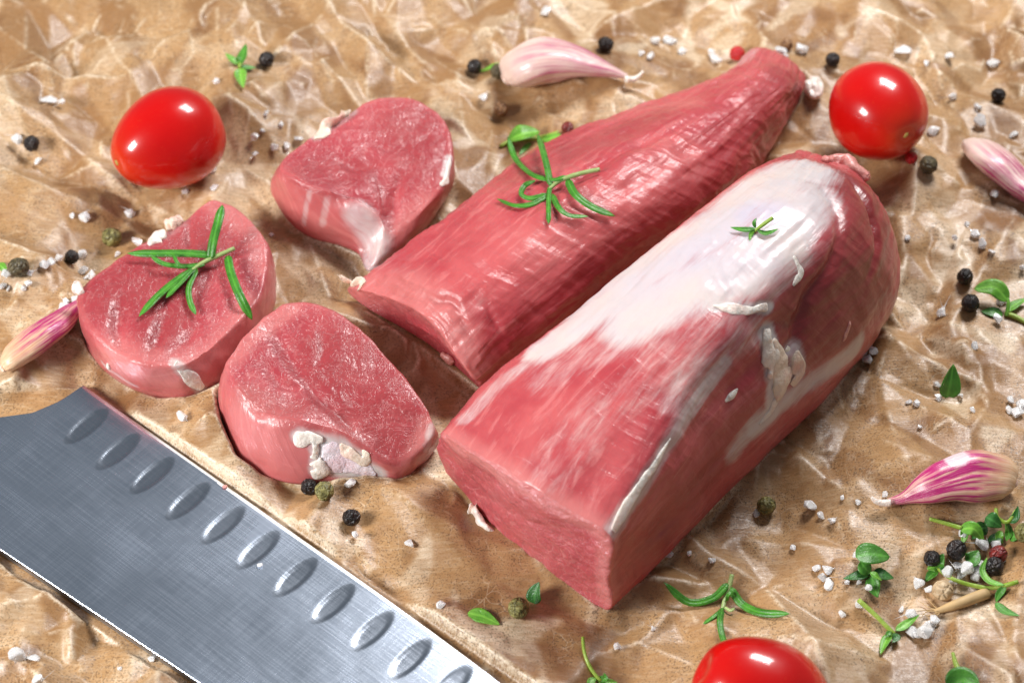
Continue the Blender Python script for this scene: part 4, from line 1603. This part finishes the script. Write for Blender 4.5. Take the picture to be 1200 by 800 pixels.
sprig('rosemary_sprig', 'rosemary', 'loose green rosemary sprig lying on the paper in front of the loin',
      [(858, 672, 2.0), (855, 685, 1.6), (850, 700, 1.2), (847, 712, 0.8)],
      [([(853, 683, 2), (835, 700, 1.5), (806, 704, 1.5), (778, 681, 3)], 1.7, RS, 'needle'),
       ([(856, 688, 2), (870, 707, 1.5), (893, 717, 1.2), (926, 718, 1.5)], 1.8, RS, 'needle'),
       ([(846, 713, 1.0), (844, 727, 1.2), (846, 742, 1.5), (851, 757, 2)], 1.4, RS, 'needle'),
       ([(848, 711, 1.0), (838, 720, 0.8), (824, 730, 0.6)], 0.9, RS, 'needle'),
       ([(849, 710, 1.2), (856, 714, 1.5), (861, 711, 1.8)], 0.7, M_STEM, 'needle'),
       ([(852, 703, 2), (853, 697, 3), (857, 692, 3)], 0.9, RS, 'needle')], None, group='rosemary sprigs')

TY, TL, TD = M_THY, M_THYL, M_THYD
TG = 'thyme sprigs and leaves'
sprig('thyme_sprig', 'thyme', 'tiny thyme tip lying on the white silver skin of the loin', [(906, 252, 4), (896, 259, 2.5), (884, 268, 1)],
      [([(886, 265, 1.5), (872, 266, 1.8), (856, 263, 2)], 1.5, TY, 'ovate'), ([(888, 266, 1.5), (898, 270, 1.5), (913, 265, 2)], 1.5, TY, 'ovate'),
       ([(884, 266, 1.5), (880, 272, 1.2), (879, 279, 1)], 1.0, TL, 'ovate'), ([(886, 264, 2), (884, 258, 3), (887, 252, 3.5)], 0.9, TY, 'ovate')],
      loin_bvh, M_TSTEM, (0.4, 0.45, 0.35), group=TG)
sprig('thyme_sprig', 'thyme', 'four-leaved thyme tip on the paper behind the tomato and slices', [(281, 78, 0.8), (282, 72, 1.2)],
      [([(281, 75, 1), (284, 65, 3), (288, 50, 4)], 3.0, TY, 'ovate'), ([(281, 74, 1), (273, 69, 1.5), (264, 61, 2)], 2.4, TL, 'ovate'),
       ([(281, 77, 1), (290, 78, 1.2), (300, 78, 1.5)], 1.8, TY, 'ovate'), ([(281, 79, 1), (282, 88, 1), (285, 102, 1.5)], 3.2, TL, 'ovate')],
      None, M_TSTEM, group=TG)
sprig('thyme_sprig', 'thyme', 'small green leaf caught between two dark peppercorns', [], [([(562, 80, 1), (575, 75, 2.5), (589, 70, 2.5)], 2.2, TL, 'ovate')], group=TG)
sprig('thyme_sprig', 'thyme', 'round bright thyme leaf on a pale stalk behind the flat tenderloin', [(586, 170, 1), (600, 163, 1.5), (630, 160, 1.5), (655, 153, 1.5)],
      [([(596, 162, 2), (612, 155, 4), (632, 152, 3.5)], 5.2, TL, 'round'), ([(634, 161, 1.5), (646, 160, 1.5), (658, 155, 1.5)], 2.4, TL, 'ovate'),
       ([(622, 165, 1), (615, 172, 1), (608, 180, 1)], 1.4, TY, 'ovate')], None, M_TSTEM, group=TG)
sprig('thyme_sprig', 'thyme', 'bright thyme sprig beside two black peppercorns on the paper', [(1178, 365, 1.2), (1190, 368, 1.5), (1215, 382, 1.5)],
      [([(1182, 350, 3.5), (1166, 334, 5), (1142, 336, 4)], 4.4, TL, 'round'), ([(1176, 366, 1), (1164, 363, 1.5), (1150, 362, 1)], 2.8, TY, 'ovate'),
       ([(1180, 362, 1.5), (1190, 354, 2), (1206, 346, 2.5)], 2.6, TL, 'ovate'), ([(1180, 368, 1.5), (1182, 356, 3), (1182, 346, 4)], 0.9, TL, 'needle')], None, M_TSTEM, group=TG)
sprig('thyme_leaf', 'thyme', 'single pointed thyme leaf standing among salt beside the loin', [], [([(1110, 463, 1), (1114, 448, 3.2), (1118, 423, 6)], 5.2, TY, 'ovate')], group=TG)
sprig('thyme_sprig', 'thyme', 'dark thyme tip with one broad leaf and four small ones', [(1020, 668, 1.2), (1022, 675, 1)],
      [([(1003, 650, 3.5), (1020, 647, 4), (1043, 650, 3)], 5.4, TY, 'round'), ([(1020, 667, 1.5), (1006, 672, 1.5), (988, 676, 1.2)], 2.7, TD, 'ovate'),
       ([(1020, 669, 2.2), (1013, 662, 3), (1009, 655, 3)], 3.2, TY, 'ovate'), ([(1024, 668, 2), (1035, 671, 2), (1048, 675, 1.5)], 3.0, TD, 'ovate'),
       ([(1022, 672, 2), (1024, 684, 2), (1029, 698, 2)], 3.2, TY, 'ovate'), ([(1020, 668, 3), (1027, 673, 3.5), (1034, 678, 3.2)], 1.8, TL, 'ovate')], None, M_TSTEM, group=TG)
sprig('thyme_sprig', 'thyme', 'thyme sprig with long pale stem beside a salt clump', [(1006, 701, 2), (1025, 718, 1.5), (1042, 735, 1), (1048, 741, 0.8)],
      [([(1050, 737, 1.2), (1062, 730, 2), (1078, 718, 2)], 2.0, TL, 'ovate'), ([(1044, 741, 1), (1038, 750, 1.2), (1032, 765, 1.2)], 2.2, TL, 'ovate'),
       ([(1048, 740, 1.5), (1051, 745, 2), (1046, 751, 2)], 1.8, TD, 'ovate'), ([(1044, 738, 1.5), (1041, 741, 2), (1038, 744, 1.5)], 1.2, TY, 'ovate')], None, M_TSTEM, (0.55, 0.5, 0.5), group=TG)
sprig('thyme_sprig', 'thyme', 'thyme sprig with pale stem and bright drooping leaf below the purple garlic', [(1090, 604, 2.5), (1108, 609, 2.8), (1128, 615, 3)],
      [([(1126, 616, 3), (1142, 616, 4), (1154, 630, 2.5)], 3.2, TL, 'ovate'), ([(1128, 616, 3), (1131, 624, 2), (1128, 634, 1)], 1.8, TL, 'ovate')], None, M_TSTEM, (0.45, 0.5, 0.5), group=TG)
sprig('thyme_sprig', 'thyme', 'dark bushy thyme sprig under the root end of the purple garlic', [(1168, 592, 2.5), (1170, 603, 3), (1182, 608, 3), (1192, 594, 4)],
      [([(1156, 602, 3), (1164, 606, 4), (1175, 614, 3)], 3.6, TD, 'ovate'), ([(1183, 608, 3), (1191, 602, 4), (1194, 589, 5)], 2.0, TD, 'ovate'),
       ([(1158, 614, 1.5), (1149, 617, 2), (1140, 628, 1.5)], 3.4, TD, 'ovate'), ([(1175, 626, 1.5), (1166, 628, 1.5), (1155, 632, 1)], 2.6, TD, 'ovate'),
       ([(1180, 608, 3), (1183, 620, 2.5), (1180, 630, 2)], 2.2, TY, 'ovate'), ([(1184, 626, 1.5), (1190, 625, 2), (1197, 626, 1.5)], 2.4, TY, 'ovate'),
       ([(1174, 618, 2), (1172, 626, 1.5), (1176, 633, 1.5)], 2.0, TL, 'ovate')], None, M_TSTEM, (0.45, 0.45, 0.4), group=TG)
sprig('thyme_sprig', 'thyme', 'long thyme sprig stretched over the salt heap to the dry stalk', [(1100, 663, 2.5), (1116, 674, 3.5), (1140, 682, 3.5), (1165, 685, 2.5), (1194, 678, 2.5)],
      [([(1100, 662, 2.5), (1101, 655, 3.5), (1107, 645, 4)], 2.8, TY, 'ovate'), ([(1102, 664, 2.5), (1096, 660, 3), (1087, 663, 2.5)], 2.6, TL, 'ovate'),
       ([(1100, 665, 2), (1092, 670, 2), (1085, 678, 1.5)], 2.2, TY, 'ovate'), ([(1178, 682, 3), (1160, 677, 4), (1152, 664, 4.5), (1158, 649, 5)], 1.9, TL, 'ovate'),
       ([(1180, 683, 2.5), (1172, 692, 2), (1168, 702, 1.5)], 1.7, TY, 'ovate'), ([(1168, 702, 1.5), (1178, 712, 1.5), (1196, 718, 1.5)], 2.2, TY, 'ovate'),
       ([(1103, 661, 3), (1110, 667, 3.2), (1116, 672, 3)], 1.8, TD, 'ovate')], None, M_TSTEM, (0.4, 0.5, 0.5), group=TG)
sprig('thyme_leaf', 'thyme', 'flat thyme leaf lying between the black peppercorns and salt heap', [], [([(1134, 656, 1.5), (1141, 650, 3), (1148, 640, 3.5)], 3.8, TY, 'ovate')], group=TG)
sprig('thyme_sprig', 'thyme', 'thyme stalk with one broad leaf in front of the salt and dry stalk', [(1117, 762, 3), (1121, 776, 2), (1127, 790, 1.5)],
      [([(1112, 806, 1.5), (1128, 795, 2.5), (1148, 803, 1.5)], 6.0, TY, 'round'), ([(1124, 790, 1.5), (1126, 800, 2), (1128, 815, 1.5)], 3.0, TL, 'ovate')], None, M_TSTEM, (0.35, 0.6, 0.7), group=TG)
sprig('thyme_sprig', 'thyme', 'thin curved thyme stem on the paper in front of the loin cut face', [(683, 744, 2), (685, 762, 1.5), (692, 780, 1), (704, 796, 1)],
      [([(700, 792, 1), (709, 793, 1.5), (708, 786, 2)], 1.5, TY, 'ovate'), ([(700, 795, 1), (712, 797, 1), (724, 797, 1)], 1.8, TL, 'ovate'), ([(698, 792, 1), (692, 797, 1), (690, 808, 1)], 1.6, TL, 'ovate')],
      None, M_TSTEM, (0.35, 0.4, 0.4), group=TG)
sprig('thyme_leaf', 'thyme', 'light green thyme leaf lying flat between knife and loin', [], [([(548, 716, 0.8), (566, 720, 1.5), (586, 730, 1)], 3.2, TL, 'ovate')], group=TG)
sprig('thyme_leaf', 'thyme', 'dark thyme leaf leaning on a green peppercorn under the loin cut face', [], [([(626, 704, 1), (627, 692, 3), (632, 678, 5)], 3.6, TD, 'ovate')], group=TG)
sprig('thyme_leaf', 'thyme', 'small thyme leaf beside a green peppercorn and salt near the slim garlic', [], [([(-6, 306, 1), (1, 309, 1.5), (7, 317, 1)], 2.4, TL, 'ovate')], group=TG)

# dry stalk with frayed end
stalk = bpy.data.objects.new('dry_stalk', None)
stalk.empty_display_size = 0.01
COL.objects.link(stalk)
pend = [('stalk', tube_mesh([on_paper(1096, 714, 0.0016), on_paper(1125, 704, 0.002), on_paper(1157, 692, 0.002)], [0.55, 1.0, 1.25, 1.3], 'stalk', M_STRAW, 10))]
fr = [[(1100, 712), (1088, 708), (1076, 700)], [(1100, 713), (1086, 714), (1079, 722)], [(1102, 714), (1090, 718), (1080, 716)], [(1100, 711), (1084, 712), (1074, 713)],
      [(1104, 714), (1092, 722), (1086, 718)], [(1100, 712), (1092, 703), (1086, 697)]]
for f in fr:
    pend.append(('fibre', tube_mesh([on_paper(x, y, (0.0014 + random.uniform(0, 0.0008))) for x, y in f], [0.16, 0.12, 0.06], 'fibre', M_STRAW, 5, 10)))
V = np.array([tuple(v.co) for _, me in pend for v in me.vertices])
org = np.array([V[:, 0].mean(), V[:, 1].mean(), V[:, 2].min()])
for nm, me in pend:
    me.transform(Matrix.Translation(Vector(-org)))
    link(nm, me, stalk)
stalk.location = Vector(org + np.array([0, 0, settle(V)]))
tag(stalk, 'dry straw coloured stalk with a frayed end beside the salt heap', 'stalk')


# ------------------------------------------------------------------ peppercorns
def pep_mesh(seed, wr):
    bm = bmesh.new()
    bmesh.ops.create_icosphere(bm, subdivisions=4, radius=1.0)
    C = np.array([tuple(v.co) for v in bm.verts])
    r1 = 1 - np.abs(vnoise(C, 0.55, seed))
    r2 = 1 - np.abs(vnoise(C, 0.28, seed + 4))
    k = 1 + wr * (0.16 * (r1 - 0.6) + 0.10 * (r2 - 0.6)) + 0.05 * vnoise(C, 1.1, seed + 9)
    for v, q in zip(bm.verts, k):
        v.co = v.co * q
    me = bpy.data.meshes.new('peppercorn')
    bm.to_mesh(me)
    bm.free()
    me.polygons.foreach_set('use_smooth', np.ones(len(me.polygons), dtype=bool))
    return me


PEP_BASE = {}
for kind in M_PEP:
    PEP_BASE[kind] = []
    for s in range(3):
        me = pep_mesh(s * 5 + len(kind) * 31, {'red': 0.25, 'cream': 0.35, 'maroon': 0.5}.get(kind, 1.0))
        me.transform(Matrix.Scale(0.002, 4))
        me.materials.append(M_PEP[kind])
        PEP_BASE[kind].append(me)
PEPS = [
    ('black', 312, 70, 1.0, 'black peppercorn beside the four-leaved thyme tip'),
    ('black', 37, 168, 1.0, 'black peppercorn beside salt crystals, left of the tomato with the tip scar'),
    ('black', 556, 78, 0.95, 'black peppercorn at the outer end of a small leaf by the garlic clove'),
    ('olive', 584, 84, 1.0, 'dark peppercorn tucked against the root end of the pale garlic clove'),
    ('black', 710, 52, 1.0, 'black peppercorn just behind the curled-tip garlic clove'),
    ('black', 976, 70, 0.9, 'black peppercorn behind the tomato beside the tenderloin tip'),
    ('black', 1170, 112, 0.92, 'black peppercorn behind the pale garlic clove, alone near salt'),
    ('black', 1131, 324, 1.0, 'black peppercorn of a pair, the one off the tip of the broad thyme leaf'),
    ('black', 1137, 355, 1.05, 'black peppercorn of a pair, the one beside the small dark thyme leaf'),
    ('black', 412, 606, 0.95, 'wrinkled black peppercorn alone between knife edge and slice'),
    ('black', 84, 301, 0.85, 'dark brown peppercorn in a line of salt beside the slim garlic'),
    ('black', 362, 570, 0.9, 'dark peppercorn tucked under the rim of the fat-edged slice'),
    ('black', 1121, 644, 1.05, 'wrinkled black peppercorn beside the pale thyme stem in the salt heap'),
    ('black', 1092, 654, 0.9, 'black peppercorn half covered by thyme leaves at the heap edge'),
    ('black', 1165, 663, 1.0, 'black peppercorn in front of the dark red one in the salt heap'),
    ('green', 131, 278, 1.15, 'green peppercorn beside the white fat of the rosemary slice'),
    ('olive', 22, 313, 1.2, 'dark olive peppercorn at the end of the salt line'),
    ('green', 380, 575, 1.05, 'green peppercorn under the rim of the fat-edged slice'),
    ('green', 608, 712, 1.1, 'wrinkled green peppercorn under the loin cut face'),
    ('green', 898, 592, 1.05, 'green peppercorn in the shade of the loin beside a salt grain'),
    ('green', 1201, 624, 1.1, 'green peppercorn beyond the bushy dark thyme sprig'),
    ('brown', 587, 128, 0.9, 'tan brown peppercorn in front of the curled-tip garlic clove'),
    ('cream', 1105, 692, 1.15, 'cream white peppercorn touching the dry stalk'),
    ('olive', 1088, 193, 1.1, 'olive brown peppercorn at the foot of the tomato by the loin end'),
    ('brown', 922, 53, 0.8, 'tan brown peppercorn among salt behind the tenderloin tip'),
    ('red', 864, 63, 1.0, 'bright red peppercorn behind the tenderloin tip'),
    ('maroon', 665, 150, 0.8, 'dark red peppercorn behind the tenderloin beside the round thyme leaf'),
    ('red', 1068, 185, 0.8, 'dark red peppercorn half under the tomato by the loin end'),
    ('maroon', 1170, 649, 1.0, 'glossy dark red peppercorn with salt on it in the salt heap'),
]
for i, (kind, px, py, s, lab) in enumerate(PEPS):
    me = PEP_BASE[kind][i % 3]
    o = bpy.data.objects.new('peppercorn', me)
    COL.objects.link(o)
    o.scale = (s, s, s * 0.96)
    o.rotation_euler = (random.random() * 6, random.random() * 6, random.random() * 6)
    c = on_paper(px, py, 0.0019 * s)
    Rm = np.array(o.rotation_euler.to_matrix()) * s
    V = np.array([tuple(v.co) for v in me.vertices]) @ Rm.T
    for _ in range(2):
        c = G(px, py, c[2] + settle(V + c))
    o.location = Vector(c)
    tag(o, lab, 'peppercorn', kind + ' peppercorns')


# ------------------------------------------------------------------ salt
def salt_mesh(seed):
    r = random.Random(seed)
    bm = bmesh.new()
    a, b, c = r.uniform(0.75, 1.15), r.uniform(0.6, 0.95), r.uniform(0.45, 0.7)
    for k in range(15):
        v = Vector((r.gauss(0, 1), r.gauss(0, 1), r.gauss(0, 1)))
        m = max(abs(v.x), abs(v.y), abs(v.z))
        v = (v / m).lerp(v.normalized(), 0.55)
        bm.verts.new((v.x * a, v.y * b, v.z * c))
    res = bmesh.ops.convex_hull(bm, input=bm.verts)
    for v in [v for v in bm.verts if not v.link_faces]:
        bm.verts.remove(v)
    bmesh.ops.bevel(bm, geom=list(bm.edges), offset=0.08, segments=1, affect='EDGES', profile=0.5)
    bmesh.ops.triangulate(bm, faces=bm.faces)
    me = bpy.data.meshes.new('salt_crystal')
    bm.to_mesh(me)
    bm.free()
    me.transform(Matrix.Scale(0.001, 4))
    me.materials.append(M_SALT)
    return me


SALT_ME = [salt_mesh(k) for k in range(14)]
SALT = [
    ('white salt crystal near the lone black peppercorn across from the scarred tomato', [(57, 118, 9), (72, 119, 5), (20, 163, 9), (44, 189, 7)]),
    ('white salt crystal on the paper between the four-leaved thyme tip and tomato', [(254, 95, 6)]),
    ('white salt crystal on the paper between the scarred tomato and the tailed slice',
     [(312, 133, 5), (329, 146, 5), (298, 160, 7), (308, 153, 4), (299, 180, 5), (322, 172, 7), (335, 171, 6), (350, 163, 6)]),
    ('white salt crystal at the foot of the scarred tomato', [(249, 196, 9), (252, 220, 6), (217, 224, 5)]),
    ('white salt crystal on bare paper between the scarred tomato and the garlic slice', [(85, 253, 6), (99, 255, 9), (152, 250, 8)]),
    ('white salt crystal in the line of grains beside the dark peppercorns near the slim garlic',
     [(52, 309, 9), (60, 306, 7), (69, 302, 8)]),
    ('white salt crystal just past the dark brown peppercorn, toward the rosemary slice', [(97, 298, 7)]),
    ('white salt crystal hugging the dark olive peppercorn and the small thyme leaf', [(35, 319, 6), (33, 332, 7), (28, 338, 5), (7, 320, 8), (3, 335, 7), (11, 338, 5)]),
    ('white salt crystal of a trio between the salt line and the rosemary slice', [(98, 317, 8), (107, 322, 7), (101, 325, 5)]),
    ('white salt crystal touching the rim of the rosemary slice', [(160, 283, 8), (137, 298, 5), (75, 360, 9), (88, 350, 7), (318, 275, 4), (78, 352, 5)]),
    ('white salt crystal between the rosemary slice and the knife edge', [(213, 487, 9)]),
    ('white salt crystal on the paper behind the knife spine', [(17, 770, 12), (39, 771, 8), (44, 797, 8), (177, 772, 5), (140, 782, 4)]),
    ('white salt crystal at the rim of the fat-edged slice', [(411, 566, 10)]),
    ('white salt crystal between the knife edge and the loin cut face', [(416, 625, 6), (480, 638, 9), (517, 709, 7)]),
    ('white salt crystal in the shadow along the side of the loin', [(784, 649, 7), (808, 648, 4), (835, 655, 6), (885, 600, 6)]),
    ('white salt crystal in front of the loin near the thin curved thyme stem', [(765, 736, 4), (723, 757, 6)]),
    ('white salt crystal on the paper beside the dry tip of the purple garlic',
     [(949, 592, 10), (962, 604, 5), (975, 610, 8), (987, 583, 4), (1004, 588, 5), (1037, 579, 6)]),
    ('white salt crystal on the paper between loose rosemary sprig and dark thyme tip', [(929, 642, 5), (957, 665, 7), (969, 668, 10), (971, 684, 8), (963, 676, 6), (987, 719, 6)]),
    ('white salt crystal beside the dark thyme tip with the broad leaf', [(1012, 642, 6), (1004, 649, 7), (993, 682, 5), (1006, 682, 5), (1018, 688, 6), (1007, 709, 6)]),
    ('white salt crystal in the heap around the black peppercorns and cream peppercorn',
     [(1112, 670, 9), (1134, 665, 11), (1145, 673, 13), (1122, 663, 8), (1148, 660, 8), (1128, 672, 8), (1140, 664, 9), (1150, 668, 8)]),
    ('large white salt crystal standing out at the edge of the heap by the cream peppercorn', [(1077, 684, 11)]),
    ('white salt crystal touching the cream peppercorn', [(1089, 690, 7), (1117, 682, 7)]),
    ('white salt crystal under the pale thyme stem below the purple garlic', [(1129, 624, 7)]),
    ('white salt crystal at the foot of the bushy dark thyme sprig', [(1151, 637, 10), (1167, 637, 7)]),
    ('white salt crystal under the dry stalk', [(1141, 706, 6)]),
    ('tiny white salt crystal between the dark red and black peppercorn', [(1176, 656, 4)]),
    ('white salt crystal in the clump between the dry stalk and long-stemmed thyme', [(1057, 714, 6), (1068, 718, 10), (1096, 726, 8), (1068, 741, 9), (1084, 738, 13), (1090, 731, 7), (1076, 744, 7)]),
    ('white salt crystal behind the curled-tip garlic clove', [(640, 13, 8), (768, 47, 7), (785, 48, 8), (752, 63, 6), (762, 66, 7), (800, 61, 7)]),
    ('white salt crystal beside the tan brown peppercorn near the garlic', [(566, 115, 9)]),
    ('white salt crystal behind the blunt tenderloin tip', [(837, 67, 9), (832, 62, 7), (842, 71, 6), (915, 60, 9), (920, 66, 6), (940, 57, 10)]),
    ('white salt crystal on the paper behind the tomato by the loin end', [(1058, 60, 10), (1085, 75, 6), (1113, 66, 7), (1164, 74, 9)]),
    ('white salt crystal on the paper between the tomato and the pale garlic clove', [(1117, 113, 7), (1146, 125, 6), (1150, 142, 10), (1095, 154, 8), (1187, 158, 6)]),
    ('white salt crystal touching the pale garlic clove', [(1165, 228, 7)]),
    ('white salt crystal between pale garlic clove and the pair of black peppercorns', [(1133, 263, 4), (1119, 278, 6), (1144, 274, 7), (1151, 285, 8), (1162, 295, 5), (1063, 278, 5), (1198, 313, 5)]),
    ('white salt crystal beside the bright thyme sprig and peppercorn pair', [(1103, 365, 8), (1169, 373, 9), (1174, 352, 8), (1142, 405, 7)]),
    ('white salt crystal beside the single standing thyme leaf', [(1098, 450, 6), (1099, 466, 7), (1126, 464, 6), (1065, 471, 5), (1074, 472, 7), (1140, 480, 5), (1078, 500, 4)]),
    ('white salt crystal in the clump beyond the single standing thyme leaf', [(1186, 470, 8), (1192, 483, 10), (1197, 474, 8), (1183, 480, 6)]),
    ('white salt crystal against the foot of the silver-skinned loin', [(1017, 421, 10), (1024, 411, 7), (1012, 413, 6)]),
]
for i, (lab, pts) in enumerate(SALT):
    for k, (px, py, s) in enumerate(pts):
        me = SALT_ME[random.randrange(len(SALT_ME))]
        o = bpy.data.objects.new('salt_crystal', me)
        COL.objects.link(o)
        p0 = G(px, py, 0)
        sc_mm = s * np.linalg.norm(p0 - CAM) * KPX * 1000 * 0.98
        o.scale = (sc_mm * random.uniform(0.85, 1.1), sc_mm * random.uniform(0.85, 1.1), sc_mm * random.uniform(0.8, 1.0))
        o.rotation_euler = (random.uniform(-0.5, 0.5), random.uniform(-0.5, 0.5), random.random() * 6.28)
        Rm = np.array(o.rotation_euler.to_matrix()) @ np.diag(o.scale)
        V = np.array([tuple(v.co) for v in me.vertices]) @ Rm.T
        c = on_paper(px, py, 0.5 * sc_mm * MM)
        for _ in range(2):
            c = G(px, py, c[2] + settle(V + c))
        o.location = Vector(c)
        tag(o, lab, 'salt', 'salt crystals: ' + lab[19:])

# scrap of fat by the tenderloin tip
bm = bmesh.new()
bmesh.ops.create_icosphere(bm, subdivisions=4, radius=1)
C = np.array([tuple(v.co) for v in bm.verts])
for v, a, b in zip(bm.verts, fbm(C, 0.7, 3, 3), vnoise(C, 0.4, 8)):
    v.co *= 1 + 0.22 * a + 0.08 * b
    v.co.x *= 0.0023
    v.co.y *= 0.0036
    v.co.z *= 0.0018
me = bpy.data.meshes.new('fat_scrap')
bm.to_mesh(me)
bm.free()
me.polygons.foreach_set('use_smooth', np.ones(len(me.polygons), dtype=bool))
me.materials.append(M_FATW)
V = np.array([tuple(v.co) for v in me.vertices])
o = link('fat_scrap', me)
c = on_paper(953, 104, 0.0016)
c = c + np.array([0, 0, settle(V + c)])
o.location = Vector(c)
tag(o, 'pale lump of fat between the tenderloin tip and the tomato', 'fat')

# crumbs on the blade
kb = bvh_of([knife.matrix_basis @ v.co for v in knife.children[0].data.vertices], [tuple(p.vertices) for p in knife.children[0].data.polygons])
for px, py, s, mat, nm, lab, cat in [(305, 663, 0.9, M_SALT, 'salt_crystal', 'tiny white salt crystal lying on the knife blade', 'salt'),
                                     (264, 571, 0.8, M_SCRAP, 'meat_crumb', 'tiny orange-red meat crumb lying on the knife blade', 'crumb')]:
    me = SALT_ME[3].copy()
    me.materials.clear()
    me.materials.append(mat)
    loc, nor = hit(kb, px, py)
    o = link(nm, me, None, loc + np.array([0, 0, 0.0004 * s]))
    o.scale = (s, s * 0.8, s * 0.6)
    tag(o, lab, cat)
